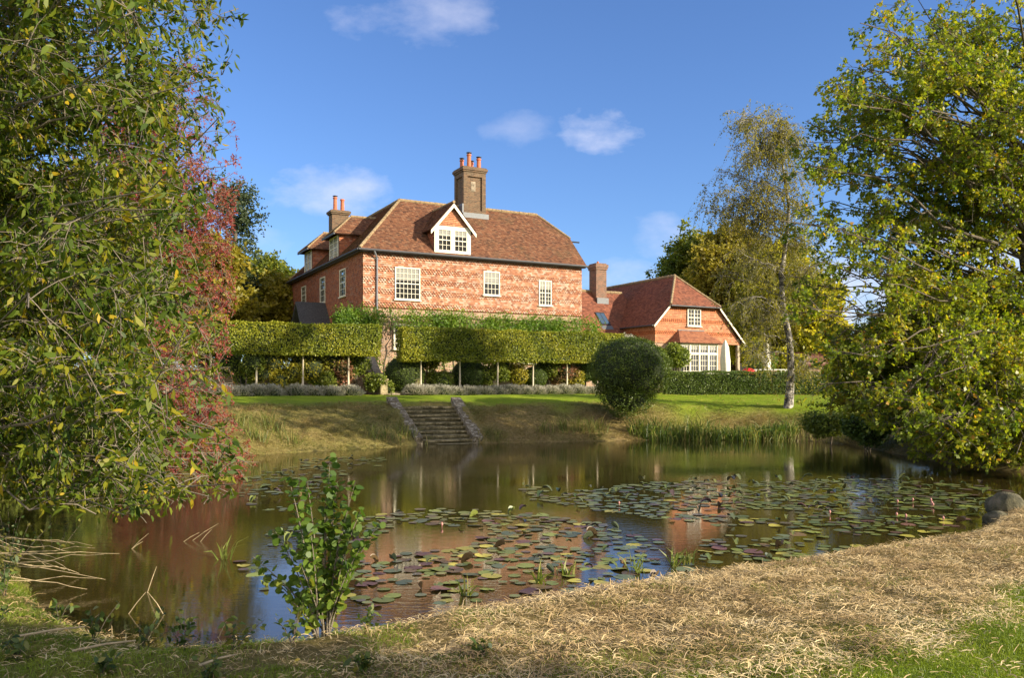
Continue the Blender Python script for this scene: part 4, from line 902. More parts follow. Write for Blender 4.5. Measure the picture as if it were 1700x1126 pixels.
for sx_ in (-1, 1):
    m = MB()
    n = 7
    for i in range(n):
        y0 = .15+i*(sL+.1)/n; y1 = y0+(sL+.1)/n-.02; z0 = .1+1.42*y0/sL+.10; z1 = .1+1.42*y1/sL+.10; xx = sx_*(1.16+.06*y0); w = .19+random.uniform(-.02, .03); d = random.uniform(-.03, .03)
        m.add([(xx-w, y0, z0-.7), (xx+w, y0, z0-.7), (xx+w, y1, z1-.7), (xx-w, y1, z1-.7), (xx-w, y0, z0+d), (xx+w, y0, z0+d), (xx+w, y1, z1+d), (xx-w, y1, z1+d)], [(0, 3, 2, 1), (4, 5, 6, 7), (0, 1, 5, 4), (1, 2, 6, 5), (2, 3, 7, 6), (3, 0, 4, 7)])
    m.build('side_wall', m_lich, e)

# ---------------------------------------------------------------- low hedge, parasols, terrace things
e = empty('clipped_hedge', (at(1103, 42.5), 42.2, 1.6), label='long low dark clipped hedge behind the birch trunk', cat='hedge')
Lh = at(1402, 42.5)-at(1103, 42.5); boxleaf(0, Lh, 0, .9, 0.0, zat(618, 42.3)-1.6, 900, .06, .05, mat=ml_yew, name='foliage', parent=e)
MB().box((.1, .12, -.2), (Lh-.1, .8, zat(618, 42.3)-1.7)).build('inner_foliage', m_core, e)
def parasol(px, Y, ytop, wpx, lab):
    X = at(px, Y); e = empty('parasol', (X, Y, 1.7), label=lab, cat='parasol', group='closed parasols')
    zt = zat(ytop, Y)-1.7; r = wpx*Y/F/2
    m = MB(); prof = [(.04, 0), (r*1.0, .02), (r*1.05, .5), (r*.72, .62), (r*.95, .9), (r*1.0, 1.5), (r*.7, zt-1.0), (.04, zt-.55)]
    n = 20; vs = []; fs_ = []
    for i, (q, z) in enumerate(prof):
        for k in range(n): w = 2*math.pi*k/n; f_ = q*(1+.22*math.cos(w*5+i*.5)); vs.append((f_*math.cos(w), f_*math.sin(w), .55+z))
    for i in range(len(prof)-1):
        for k in range(n): fs_.append((i*n+k, i*n+(k+1) % n, (i+1)*n+(k+1) % n, (i+1)*n+k))
    m.add(vs, fs_); m.build('canopy', m_canvas, e, smooth=True)
    MB().tube([(0, 0, 0), (0, 0, zt)], .025, 8).build('pole', m_timber, e); MB().box((-.3, -.3, -.1), (.3, .3, .05)).build('base', m_dark, e)
parasol(1204, 52.5, 565, 15, 'closed cream parasol beside the bay window'); parasol(1273, 52, 565, 12, 'closed pale parasol by the white table, left of the birch trunk')
Y = 51; X = at(1242, Y); e = empty('barbecue', (X, Y, 1.7), label='red round-lidded barbecue behind the low hedge', cat='barbecue')
zt = zat(611, Y)-1.7; m = MB(); m.lathe((0, 0, zt-.35), [(.42, 0), (.42, .05), (.36, .2), (.2, .32), (.02, .35)], 16); m.build('lid', m_red, e, smooth=True)
m = MB(); m.lathe((0, 0, zt-.75), [(.15, 0), (.34, .12), (.42, .39)], 16); m.build('bowl', m_red, e, smooth=True); m = MB(); [m.tube([(0, 0, zt-.7), (.3*math.cos(a_), .3*math.sin(a_), 0)], .02, 6) for a_ in (0, 2.1, 4.2)]; m.build('leg', m_dark, e)
Y = 51.5; X = at(1268, Y); e = empty('garden_table', (X, Y, 1.7), label='white garden table behind the low hedge under the second parasol', cat='table')
zt = zat(613.5, Y)-1.7; MB().box((-.7, -.45, zt-.05), (1.3, .45, zt)).build('tabletop', m_white, e)
for a_, b_ in ((-.6, -.4), (1.2, -.4), (-.6, .4), (1.2, .4)): MB().box((a_-.03, b_-.03, 0), (a_+.03, b_+.03, zt-.05)).build('leg', m_white, e)
Y = 66; e = empty('outbuilding', (at(1255, Y), Y, 1.8), HROT*0, label='low outbuilding with a red tiled roof seen behind the veranda', cat='outbuilding')
zr_ = zat(592, Y)-1.8; MB().box((-.5, 0, -.5), (5.5, 4, zr_-.5)).build('wall', m_brick, e); m = MB(); m.slab([(-.8, -.3, zr_-.7), (5.8, -.3, zr_-.7), (5.8, 2, zr_+.4), (-.8, 2, zr_+.4)], .1, (0, 0, 1)); m.slab([(-.8, 4.3, zr_-.7), (5.8, 4.3, zr_-.7), (5.8, 2, zr_+.4), (-.8, 2, zr_+.4)], .1, (0, 0, 1)); m.build('roof', m_roof_new, e)

# ================================================================== TREES
# --- near left tree (long drooping leaves), trunk outside the frame
def kl(p):
    px = CX+F*p[:, 0]/p[:, 1]; py = H-F*(p[:, 2]-EYE)/p[:, 1]
    xl = np.interp(py, [-200, 0, 50, 120, 200, 260, 330, 450, 560, 640, 700, 800, 860], [440, 410, 412, 385, 405, 375, 350, 345, 372, 380, 392, 408, 400])
    k = (px < xl) & (py < np.interp(px, [0, 80, 200, 330, 410], [825, 842, 862, 842, 832]))
    thin = np.where(((py > 150) & (py < 520) & (px > 290)) | ((py > 540) & (py < 830) & (px > 250)), .50, 1.0)*np.where(np.sin(px*.035+py*.02)*np.sin(py*.031-px*.01) > .55, .45, 1)
    return k & (rng.random(len(p)) < thin)
T = []
for i in range(215):
    Y = random.uniform(7.2, 14.5); z = random.uniform(.35, 9.5)+0*Y; edge = -.33*Y
    X = edge-abs(random.gauss(0, 1.6))-.05; z = max(.35+(.5 if Y < 8 else 0), z)
    if z < 1.6: X = edge-abs(random.gauss(0, 1.3)) ; Y = max(Y, 7.8)
    T.append((X, Y, z))
tree('broadleaf_tree', (-9.0, 11.5, .35), (-8.6, 11.2, 8.5), .26, T, ml_cherry, m_bark_grey, 'large near tree with long drooping green leaves filling the left edge of the frame', nsub=12, ntw=5, nl=8, Ls=1.0, Lt=.42, leaf=.118, wr=.42,
     shape='leaf', droop=.34, arch=.16, r_l=.006, hang=.5, keep=kl, start=.04, spread=.75, clumpy=.45, sfrac=(.35, 1.0))
# --- red-leaved tree behind it
T = [p for p in inell((-8.3, 20.5, 4.9), (3.0, 2.3, 5.7), 190, .35) if p[2] > .6]
T += [(at(random.uniform(330, 455), 20), 20+random.uniform(-1, 1), zat(random.uniform(700, 790), 20)) for _ in range(22)]
def kr(p):
    px = CX+F*p[:, 0]/p[:, 1]; py = H-F*(p[:, 2]-EYE)/p[:, 1]
    kp = np.where((py > 430) & (py < 640), .62, np.where(py >= 640, .82, 1.0))
    return (rng.random(len(p)) < kp) & (px < np.interp(py, [0, 60, 200, 300, 400, 480, 560, 700, 780, 830], [290, 320, 390, 408, 385, 398, 380, 395, 445, 420]))
tree('red_leaved_tree', (-10.2, 20.5, .6), (-9.6, 20.5, 7.5), .2, T, ml_redl, m_bark_grey, 'autumn tree with crimson leaves behind the near green tree', nsub=9, ntw=7, nl=10, Ls=.9, Lt=.4, leaf=.07, wr=.5, droop=.25, arch=.1, r_l=.012, hang=.3, keep=kr, start=.05, clumpy=.6)
# --- oak on the right
T = [p for p in inell((16.3, 25, 9.0), (8.6, 5.5, 8.6), 100, .55) if p[2] > .8]
for _ in range(112):       # left-hand limbs reaching over the water and lawn
    Y = random.uniform(21, 27); py = random.uniform(30, 690); xl = np.interp(py, [0, 60, 150, 220, 330, 450, 540, 620, 700], [1470, 1410, 1380, 1310, 1295, 1320, 1320, 1330, 1430])
    T.append((at(xl+abs(random.gauss(0, 130)), Y), Y, zat(py, Y)))
for _ in range(80):       # low skirt over the water on the right
    Y = random.uniform(19.5, 24); px = random.uniform(1440, 1780); py = random.uniform(590, 745)
    if px < 1520: py = min(py, 700)
    T.append((at(px, Y), Y, max(.35, zat(py, Y))))
for _ in range(60):       # boughs hanging towards the low hedge
    Y = random.uniform(23, 28); py = random.uniform(440, 690); px = np.interp(py, [440, 700], [1330, 1400])+abs(random.gauss(0, 90)); T.append((at(px, Y), Y, zat(py, Y)))
for _ in range(60):       # lowest boughs touching the water
    Y = random.uniform(18.6, 22); px = random.uniform(1530, 1790); py = random.uniform(690, 768); T.append((at(px, Y), Y, max(.28, zat(py, Y))))
def ko(p):
    px = CX+F*p[:, 0]/p[:, 1]; py = H-F*(p[:, 2]-EYE)/p[:, 1]
    xl = np.interp(py, [-200, 0, 60, 100, 150, 190, 220, 330, 450, 540, 640, 700, 720, 790], [1480, 1460, 1420, 1440, 1345, 1380, 1310, 1295, 1320, 1340, 1340, 1420, 1480, 1560])
    gap = ((px-1420)/55)**2+((py-500)/48)**2 < 1; gap |= ((px-1530)/38)**2+((py-245)/26)**2 < 1; gap |= ((px-1600)/30)**2+((py-180)/30)**2 < 1
    return (~gap | (rng.random(len(p)) < .22)) & (px > xl-34+26*np.sin(py*.045)) & (p[:, 2] > .12) & (p[:, 2] < 18.5)
tree('oak_tree', (15.6, 25.6, .9), (16.6, 25.6, 16), .42, T, ml_oak, m_bark, 'big oak with yellowing lobed leaves on the right, its boughs hanging over the pond', nsub=10, ntw=7, nl=12, Ls=1.5, Lt=.42, leafstart=.5, leaf=.118, wr=.75,
     shape='oak', droop=.25, arch=.14, r_l=.0105, hang=.15, keep=ko, start=.12, clumpy=.55, twigs=True)
# --- birch
Yk = 36.6; bx_ = at(1308, Yk); bz = G(bx_, Yk); T = []
for (px, py) in [(1225, 185), (1245, 200), (1275, 190), (1300, 205), (1215, 240), (1250, 250), (1290, 250), (1190, 285), (1180, 320), (1215, 310), (1260, 300), (1310, 290), (1240, 350), (1290, 350), (1330, 330), (1340, 400), (1230, 420), (1270, 430), (1200, 455), (1250, 490), (1330, 470), (1220, 500), (1290, 510), (1245, 545), (1205, 340), (1180, 345), (1270, 215),(1350,440),(1310,230),(1320,380),(1260,390), (1240, 590), (1350, 600)]:
    for _ in range(2): Y = Yk+random.uniform(-1.6, 1.6); T.append((at(px+random.uniform(-12, 12), Y), Y, zat(py, Y)))
tree('birch_tree', (bx_, Yk, bz), (at(1300, Yk), Yk, zat(235, Yk)), .165, T, ml_birch, m_bj, 'slender silver birch with sparse yellowing leaves standing on the far bank', nsub=8, ntw=8, nl=9, Ls=1.1, Lt=.8, leaf=.08, wr=.75,
     droop=.8, arch=.10, r_l=.012, hang=.6, start=.2, clumpy=.6, twigs=True, spread=.8)
# --- mid and far trees: crown ellipsoids in photo coordinates
far = [  # px, top y, bottom y, half width px, depth, material, label, bark
 (1150, 376, 640, 78, 84, ml_dist, 'dark green tree directly behind the annexe roof', 'dense'),
 (1225, 366, 650, 84, 80, ml_distb, 'olive-brown tree behind the birch, right of the annexe', 'dense'),
 (1290, 400, 650, 80, 72, ml_disty, 'yellow-green tree behind the birch trunk', 'dense'),
 (1350, 455, 650, 52, 70, ml_disty, 'bright yellow tree to the right of the birch', 'dense'),
 (1195, 392, 640, 60, 76, ml_distb, 'olive tree rising between the annexe roof and the birch', 'dense'),
 (1250, 400, 640, 55, 88, ml_dist, 'green tree just left of the birch crown, far behind the veranda', 'dense'),
 (1455, 540, 650, 50, 95, ml_dist, 'distant green tree beyond the lawn, seen under the oak', 'dense'),
 (1530, 535, 650, 60, 100, ml_distb, 'distant brownish tree beyond the lawn, under the oak boughs', 'dense'),
 (1610, 530, 655, 60, 90, ml_dist, 'distant tree left of the oak trunk', 'dense'),
 (1700, 520, 655, 60, 85, ml_disty, 'distant yellowish tree at the right edge behind the oak trunk', 'dense'),
 (445, 428, 560, 52, 78, ml_dist, 'green tree behind the left wall of the house', 'dense'),
 (455, 470, 570, 42, 62, ml_distb, 'russet tree with bare branches left of the house', 'dense'),
 (388, 285, 560, 34, 60, ml_euc, 'tall grey-green eucalyptus rising behind the red-leaved tree', 'open'),
 (340, 400, 590, 70, 52, ml_distb, 'olive-brown tree seen through the red-leaved tree', 'dense'),
 (220, 330, 600, 90, 56, ml_disty, 'yellowing tree glimpsed through the near left tree', 'dense'),
 (80, 260, 600, 100, 58, ml_dist, 'dark tree glimpsed at the far left behind the near tree', 'dense'),
 (-60, 240, 620, 110, 50, ml_distb, 'brown-leaved tree beyond the left edge', 'dense'),
]
for (px, y0, y1, hw2, Y, mat, lab, kind) in far:
    X = at(px, Y); zt, zbm = zat(y0, Y), max(zat(y1, Y), 2.0); rx = hw2*Y/F; base = (X, Y, G(X, Y)); n = 95 if kind == 'dense' else 26
    ctr = np.array([X, Y, (zt+zbm)/2]); T = inell(ctr, (rx, rx*.8, (zt-zbm)/2), n, .68)
    tree('background_tree' if kind == 'dense' else 'eucalyptus_tree', base, (X, Y, zt*.8+zbm*.2), .35, T, mat, m_bark, lab, group='trees beyond the garden' if kind == 'dense' else None, nsub=11, ntw=6, nl=9, Ls=2.0*(.7 if kind == 'open' else 1), Lt=.8, leaf=.30 if kind == 'dense' else .2, wr=.7, droop=.15, arch=.1, r_l=.012, hang=.1, twigs=False, clumpy=.75, start=.15, spread=1.0)
# shrubs beyond lawn (under the oak), by the annexe, right bank
for (px, py, r, Y, mat, lab) in [(1100, 590, 17, 52.5, ml_mid, 'pale leafy shrub at the corner of the annexe'), (1122, 592, 20, 51, ml_mid, 'green shrub left of the bay window'), (1047, 578, 22, 53, ml_lav, 'greyish olive bush behind the dome topiary'), (1240, 585, 26, 58, ml_disty, 'yellow-green bush behind the veranda post'),
                               (1265, 605, 22, 55, ml_wist, 'bright green bush behind the barbecue'), (1310, 600, 24, 56, ml_disty, 'golden bush behind the birch trunk'), (1420, 620, 30, 60, ml_disty, 'golden bush beyond the end of the low hedge'), (1480, 615, 34, 64, ml_mid, 'green bush far across the lawn'),
                               (1555, 610, 34, 62, ml_disty, 'yellow bush far across the lawn under the oak'), (1630, 605, 38, 58, ml_yew, 'dark bush by the oak trunk'), (1600, 630, 26, 50, ml_mid, 'low bush on the lawn below the oak'), (350, 545, 30, 48, ml_disty, 'yellow-leaved bush above the left hedge'), (1700, 600, 50, 50, ml_mid, 'green bush at the right edge of the lawn')]:
    r_ = r*Y/F; X = at(px, Y); bush('shrub', (X, Y, zat(py, Y)), (r_, r_*.8, r_*1.0), mat, .16, 2600, .3, lab, 'shrub', lobes=5)
for (px, py, rx, ry, Y, mat, lab) in [(1375, 712, 42, 26, 30.5, ml_mid, 'low dark bush at the water edge below the birch'), (1440, 715, 40, 30, 28, ml_yew, 'dark bush overhanging the water left of the oak'), (1560, 700, 80, 40, 25.5, ml_yew, 'wide dark evergreen bush under the oak'), (1690, 690, 75, 65, 25, ml_yew, 'dark evergreen bush at the foot of the oak'), (60, 790, 100, 80, 17, ml_mid, 'shaded bush beneath the near left tree'), (-40, 700, 130, 120, 16, ml_mid, 'shaded bush at the far left edge under the near tree')]:
    X = at(px, Y); bush('bank_shrub', (X, Y, zat(py, Y)), (rx*Y/F, rx*Y/F*.7, ry*Y/F), mat, .11, 5000, .3, lab, 'shrub', lobes=5, shape='oak' if Y > 20 else 'rhomb')

# ================================================================== reeds, lilies, foreground
def reed(name, X, Y, n, h, spr, label, group=None, w=.018, droop=.45, mat=None, z=None, cat='reeds'):
    gz = max(G(X, Y), -.02) if z is None else z; e = tag(None, ) if False else None
    P = np.stack([np.clip(rng.normal(size=n), -1.5, 1.5)*spr*.45, np.clip(rng.normal(size=n), -1.5, 1.5)*spr*.36, np.full(n, -.04)], 1); P[:, 2] += np.maximum(ground(P[:, 0]+X, P[:, 1]+Y), -.03)-gz if z is None else 0
    D = np.stack([rng.normal(size=n)*.26, rng.normal(size=n)*.26, np.ones(n)], 1); L = h*rng.uniform(.45, 1.1, n)
    V, Fc = blades(P, D, L, w*rng.uniform(.6, 1.3, n), droop); o = fast(name, V, Fc, mat or ml_reed, None, rnd=np.tile(rng.random(n), 2), label=label, cat=cat, group=group); o.location = (X, Y, gz); return o
for i, (px, py, n, h) in enumerate([(395, 750, 60, .9), (425, 752, 70, 1.0), (452, 748, 70, 1.0), (478, 750, 40, .7), (625, 742, 60, .75), (650, 741, 60, .7), (672, 739, 70, .8), (695, 738, 50, .6), (800, 736, 40, .45), (830, 736, 40, .5), (905, 733, 60, .7), (935, 732, 80, .9), (965, 732, 80, 1.0), (995, 731, 70, .9)]):
    X, Y = water(px, py); reed('grass_clump', X, Y+.15, n, h, .5, 'clump of loose pale waterside grass on the far bank, left of the dome topiary', 'waterside grass clumps')
for i in range(22):
    px = 1060+i*12.2; X, Y = water(px, 731); reed('iris_clump', X, Y+random.uniform(-.1, .9), random.randint(60, 110), random.uniform(.8, 1.55), random.uniform(.5, .8), 'clump of tall arching green iris leaves along the far bank below the low hedge', 'iris clumps', w=.028, mat=ml_iris, droop=.6)
for px, py in ((1340, 715), (1380, 712), (1300, 722), (1420, 720)):
    X, Y = water(px, 735); reed('yellow_grass_clump', X, Y+.8, 50, .8, .7, 'clump of thin yellowish grass near the foot of the birch', 'yellowish grass clumps')
# lily pads
m_pads = []
for nm, c in (('green', (.15, .18, .035)), ('yellow', (.32, .29, .05)), ('grey', (.09, .115, .06)), ('purple', (.11, .055, .045)), ('brown', (.12, .08, .035))):
    mm, t, b, o = newmat('pad_'+nm); oi = t.nodes.new('ShaderNodeObjectInfo')
    col = mix(t, 1.0, c, ramp(t, oi.outputs['Random'], [(.6, .6, .6), (1.4, 1.35, 1.3)]), 'MULTIPLY'); col = mix(t, .5, col, ramp(t, noise(t, 9, 4), [(.3, (.5, .5, .5)), (.7, (1.5, 1.5, 1.5))]), 'MULTIPLY')
    t.links.new(col, b.inputs['Base Color']); b.inputs['Roughness'].default_value = .42; b.inputs['Specular IOR Level'].default_value = .5; m_pads.append(mm)
def padmesh(mat, curl, seed, upr=False):
    r_ = random.Random(seed); n = 16; vs = [(0, 0, 0.004)]; th0 = .16
    rings = (.5, 1.0)
    for q in rings:
        for k in range(n+1):
            a_ = th0+(2*math.pi-2*th0)*k/n; rr_ = q*(1+.03*math.sin(a_*5+seed)); z = .006+curl*q*q*(.5+.5*math.sin(a_*2+seed))+.012*math.sin(a_*7+seed)*q
            vs.append((rr_*math.cos(a_), rr_*math.sin(a_), z))
    fs_ = [(0, 1+k, 2+k) for k in range(n)]+[(1+k, 1+n+1+k, 2+n+1+k, 2+k) for k in range(n)]
    if upr:   # folded, standing leaf
        vs = [(x*.9, y*.55, .08+abs(y)*1.1+x*.35) for x, y, z in vs]
    lo = len(vs); vs2 = vs+[(x, y, z-.012) for x, y, z in vs]; fs2 = fs_+[tuple(reversed([i+lo for i in f])) for f in fs_]
    me = bpy.data.meshes.new('lily_pad'); me.from_pydata(vs2, [], fs2); me.update(); me.materials.append(mat)
    for p in me.polygons: p.use_smooth = True
    return me
protos = [padmesh(m_pads[i % 5], random.choice([0, .0, .05, .12]), i) for i in range(20)]
uprights = [padmesh(m_pads[k], 0, 50+k, True) for k in (0, 2, 4)]
reg = [  # polygon in photo pixels, weight
 ([(600, 860), (700, 845), (860, 850), (1000, 870), (1100, 900), (1080, 930), (980, 950), (860, 930), (760, 950), (640, 960), (590, 930)], 5.0),
 ([(560, 930), (700, 935), (880, 925), (960, 950), (990, 985), (880, 990), (700, 1010), (600, 1010), (550, 970)], 2.2),
 ([(865, 810), (1000, 808), (1120, 800), (1290, 800), (1350, 830), (1300, 860), (1150, 870), (1000, 850), (880, 830)], 4.5),
 ([(1290, 800), (1450, 795), (1620, 805), (1690, 820), (1620, 860), (1540, 890), (1420, 880), (1300, 870)], 4.2),
 ([(1180, 860), (1420, 870), (1540, 890), (1400, 920), (1260, 960), (1150, 930)], 2.2),
 ([(940, 940), (1150, 920), (1260, 965), (1100, 985), (980, 990)], 1.6),
 ([(390, 900), (560, 860), (600, 900), (560, 960), (400, 990)], 1.4),
 ([(400, 790), (520, 760), (640, 760), (620, 790), (480, 850), (400, 850)], 1.3)]
def inpoly(p, poly):
    ins = False
    for (x0, y0), (x1, y1) in zip(poly, poly[1:]+poly[:1]):
        if (y0 > p[1]) != (y1 > p[1]) and p[0] < (x1-x0)*(p[1]-y0)/(y1-y0)+x0: ins = not ins
    return ins
cand = []; grid = {}
def tryadd(X, Y, r):
    k = (int(X/.3), int(Y/.3))
    for a_ in (-1, 0, 1):
        for b_ in (-1, 0, 1):
            for (x, y, q) in grid.get((k[0]+a_, k[1]+b_), ()):
                if (x-X)**2+(y-Y)**2 < ((q+r)*.74)**2: return False
    grid.setdefault(k, []).append((X, Y, r)); return True
for poly, wgt in reg:
    wp = [water(*q) for q in poly]; xs_ = [q[0] for q in wp]; ys_ = [q[1] for q in wp]; A = (max(xs_)-min(xs_))*(max(ys_)-min(ys_)); tgt = int(A*wgt*12)
    for _ in range(tgt):
        X, Y = random.uniform(min(xs_), max(xs_)), random.uniform(min(ys_), max(ys_))
        if not inpoly((X, Y), wp): continue
        if float(vnoise(np.array([X]), np.array([Y]), .9, 8)[0]) < .28: continue
        r = random.choice([random.uniform(.05, .085), random.uniform(.08, .13)])
        if sdf([X], [Y])[0] < -.2 and tryadd(X, Y, r): cand.append((X, Y, r))
cand.sort(key=lambda c: -c[2]/c[1])
print("PADS", len(cand))
PADG = 'lily pads floating on the pond'
for i, (X, Y, r) in enumerate(cand[:285]):
    px = CX+F*X/Y
    up = random.random() < (.10 if Y > 9 else .02)
    pr = random.random(); ci = 0 if pr < .3 else 1 if pr < .5 else 2 if pr < .75 else 3 if pr < .89 else 4
    me = random.choice(uprights) if up else protos[ci+5*random.randrange(4)]
    o = bpy.data.objects.new('lily_leaf' if up else 'lily_pad', me); COL.objects.link(o); o.location = (X, Y, random.uniform(0, .012)); o.scale = (r*(.72 if up else 1),)*3; o.rotation_euler = (random.gauss(0, .05), random.gauss(0, .05), random.random()*6.28)
    nm = ['green', 'yellow-green', 'grey-green', 'purple', 'brown'][ci]
    if up: tag(o, 'dark folded water lily leaf standing up out of the pond', 'lily leaf', 'folded lily leaves standing above the water')
    else: tag(o, f'{nm} round lily pad lying flat on the pond', 'lily pad', PADG+', '+nm)
rest = cand[285:]
V = []; Fl = []; rv = []
mm, t, b, o = newmat('pads_small'); t.links.new(ramp(t, attr(t), [(.06, .09, .035), (.11, .14, .04), (.17, .18, .05), (.08, .10, .06), (.10, .05, .05)]), b.inputs['Base Color']); b.inputs['Roughness'].default_value = .3; b.inputs['Specular IOR Level'].default_value = .6
for (X, Y, r) in rest:
    n = 10; base = len(V); a0 = random.random()*6.28; up = random.random() < .10; z0 = .008+random.random()*.01; cs = random.random()
    ca, sa = math.cos(a0), math.sin(a0)
    for k in range(n):
        a_ = .15+(6.28-.3)*k/(n-1); x, y = r*math.cos(a_), r*math.sin(a_); z = z0+(abs(y)*1.0+.05+x*.3 if up else 0)
        if up: y *= .5
        V.append((X+x*ca-y*sa, Y+x*sa+y*ca, z))
    Fl.append(list(range(base, base+n))); rv.append(cs)
if rest: fast('small_lily_pads', np.array(V), np.array(Fl), mm, rnd=rv, kind='stuff', label='many small far lily pads covering the pond', cat='lily pads')
# lily buds
for i in range(11):
    px, py = random.choice([(1500, 840), (1420, 850), (1550, 860), (1480, 870), (700, 870), (1000, 830), (1350, 830)]); X, Y = water(px+random.uniform(-50, 50), py+random.uniform(-12, 12))
    m = MB(); m.lathe((0, 0, 0), [(.006, -.02), (.006, .03), (.02, .045), (.019, .065), (.004, .085)], 8); o = m.build('lily_bud', plain('bud', (.45, .2, .17), .6) if i == 0 else bpy.data.materials['bud'], None, smooth=True, label='small closed pinkish water lily bud standing among the pads', cat='flower bud', group='water lily buds'); o.location = (X, Y, 0)
# emergent plants in the water
for (px, py, h, lab) in [(940, 955, .26, 'pale green sprout in the water near the straw bank, left of the tallest sprout'), (1058, 952, .34, 'taller dark green sprout in the blue reflection'), (1120, 940, .36, 'slim pale sprout left of its twin in the blue reflection'), (1140, 938, .34, 'slim pale sprout, right one of two close together'),
                         (895, 970, .3, 'spreading pale water weed below the purple pads'), (770, 990, .32, 'bright green water weed by the straw bank in front of the steps reflection'), (375, 930, .42, 'upright green sprout in the water left of the sapling'), (1225, 975, .2, 'little reddish sprout at the edge of the straw bank')]:
    X, Y = water(px, py); n = 14; P = rng.normal(size=(n, 3))*[.05, .03, 0]; D = rng.normal(size=(n, 3))*[.45, .35, 0]+[0, 0, 1]
    V, Fc = blades(P, D, h*rng.uniform(.5, 1.1, n), .022, .35); o = fast('water_sprout', V, Fc, ml_reed, None, rnd=np.tile(rng.uniform(.3, .7, n), 2), label=lab, cat='water plant'); o.location = (X, Y, -.01)
# rocks
def rock(name, X, Y, z, r, lab, seed, mat):
    m = MB(); n = 14; vs = []; fs_ = []
    for i in range(n+1):
        th = math.pi*i/n
        for j in range(n*2):
            ph = math.pi*j/n; d = np.array([math.sin(th)*math.cos(ph), math.sin(th)*math.sin(ph), math.cos(th)]); k = 1+.22*(float(vnoise(np.array([d[0]*2+seed]), np.array([d[1]*2+d[2]*1.7]), 1, seed)[0])-.5)*2
            d = np.sign(d)*np.abs(d)**.8; vs.append(d*np.array(r)*k)
    for i in range(n):
        for j in range(n*2): fs_.append((i*n*2+j, (i+1)*n*2+j, (i+1)*n*2+(j+1) % (n*2), i*n*2+(j+1) % (n*2)))
    m.add(vs, fs_); o = m.build(name, mat, None, smooth=True, label=lab, cat='rock'); o.location = (X, Y, z); o.rotation_euler = (0, 0, seed)
m_rock, t, b, o = newmat('rock_stone'); t.links.new(ramp(t, noise(t, 4, 7, .7), [(.35, (.03, .03, .012)), (.5, (.09, .08, .04)), (.65, (.16, .13, .08))]), b.inputs['Base Color']); b.inputs['Roughness'].default_value = .9; bump(t, noise(t, 12, 6, .7), b, .04)
rock('boulder', 8.35, 14.2, .12, (.30, .26, .24), 'pale pointed boulder at the water edge on the right', 2, m_rock)
rock('boulder', 7.75, 13.35, .03, (.22, .2, .15), 'smaller brown boulder in front of the pale one', 5, m_rock)

# ---------------------------------------------------------------- foreground: straw, grass
def scatter(n, x0, x1, y0, y1, dens):
    X = rng.uniform(x0, x1, n); Y = rng.uniform(y0, y1, n); s = sdf(X, Y); k = (s > -.02) & (np.abs(X) < .68*Y+1.2) & (rng.random(n) < dens(X, Y, s)); return X[k], Y[k], s[k]
def strawd(X, Y, s):
    lm_ = lawnmask(X, Y, s); left = smooth(-1.6, .3, X-.2*(Y-7)); return np.clip((.15+.85*left)*(1-.9*lm_)*(.25+1.3*vnoise(X, Y, .24, 12)), 0, 1)
X, Y, s = scatter(480000, -5.5, 12, 4.2, 15.5, strawd); n = len(X); Z = ground(X, Y)
a_ = rng.random(n)*6.28; D = np.stack([np.cos(a_), np.sin(a_)*.8, rng.normal(size=n)*.22+.03], 1); L = rng.uniform(.02, .085, n)*(1+1.0*(rng.random(n) < .10))
D = unit(D); side = unit(np.stack([-D[:, 1], D[:, 0], rng.normal(size=n)*.5], 1)); w = rng.uniform(.0025, .007, n)[:, None]*.5
P = np.stack([X, Y, Z+rng.uniform(.0, .05, n)+.02*vnoise(X, Y, .25, 13)], 1); L = L[:, None]; mid = P+D*L*.5+np.array([0, 0, 1.])*L*rng.uniform(0, .2, (n, 1))
V = np.stack([P-side*w, P+side*w, mid+side*w, mid-side*w, P+D*L+side*w*.5, P+D*L-side*w*.5], 1).reshape(-1, 3); bb = np.arange(n)[:, None]*6
fast('cut_straw', V, np.concatenate([bb+[0, 1, 2, 3], bb+[3, 2, 4, 5]]), ml_straw, rnd=np.tile(np.clip(.35*rng.random(n)+.65*vnoise(X, Y, .3, 14), 0, 1), 2), kind='stuff', label='pale cut straw and dead grass strewn over the near bank', cat='straw')
def grd(X, Y, s):
    lm_ = lawnmask(X, Y, s); left = smooth(.6, -1.5, X-.2*(Y-7)); return np.clip(lm_*.95+.32*left*(vnoise(X, Y, .5, 15) > .4)+.10*(vnoise(X, Y, .4, 16) > .62)+.34*(1-smooth(5.1, 6.2, Y)), 0, 1)
X, Y, s = scatter(620000, -5.5, 8, 4.2, 10.5, grd); n = len(X); Z = ground(X, Y)
P = np.stack([X, Y, Z-.005], 1); D = rng.normal(size=(n, 3))*[.45, .45, 0]+[0, 0, 1]; V, Fc = blades(P, D, rng.uniform(.02, .055, n)*(1+.6*(lawnmask(X, Y, s) < .5)), .004, .5)
fast('grass', V, Fc, ml_grass, rnd=np.tile(np.clip(.4*rng.random(n)+.6*vnoise(X, Y, .5, 17), 0, 1), 2), kind='stuff', label='short green grass on the near bank', cat='grass')
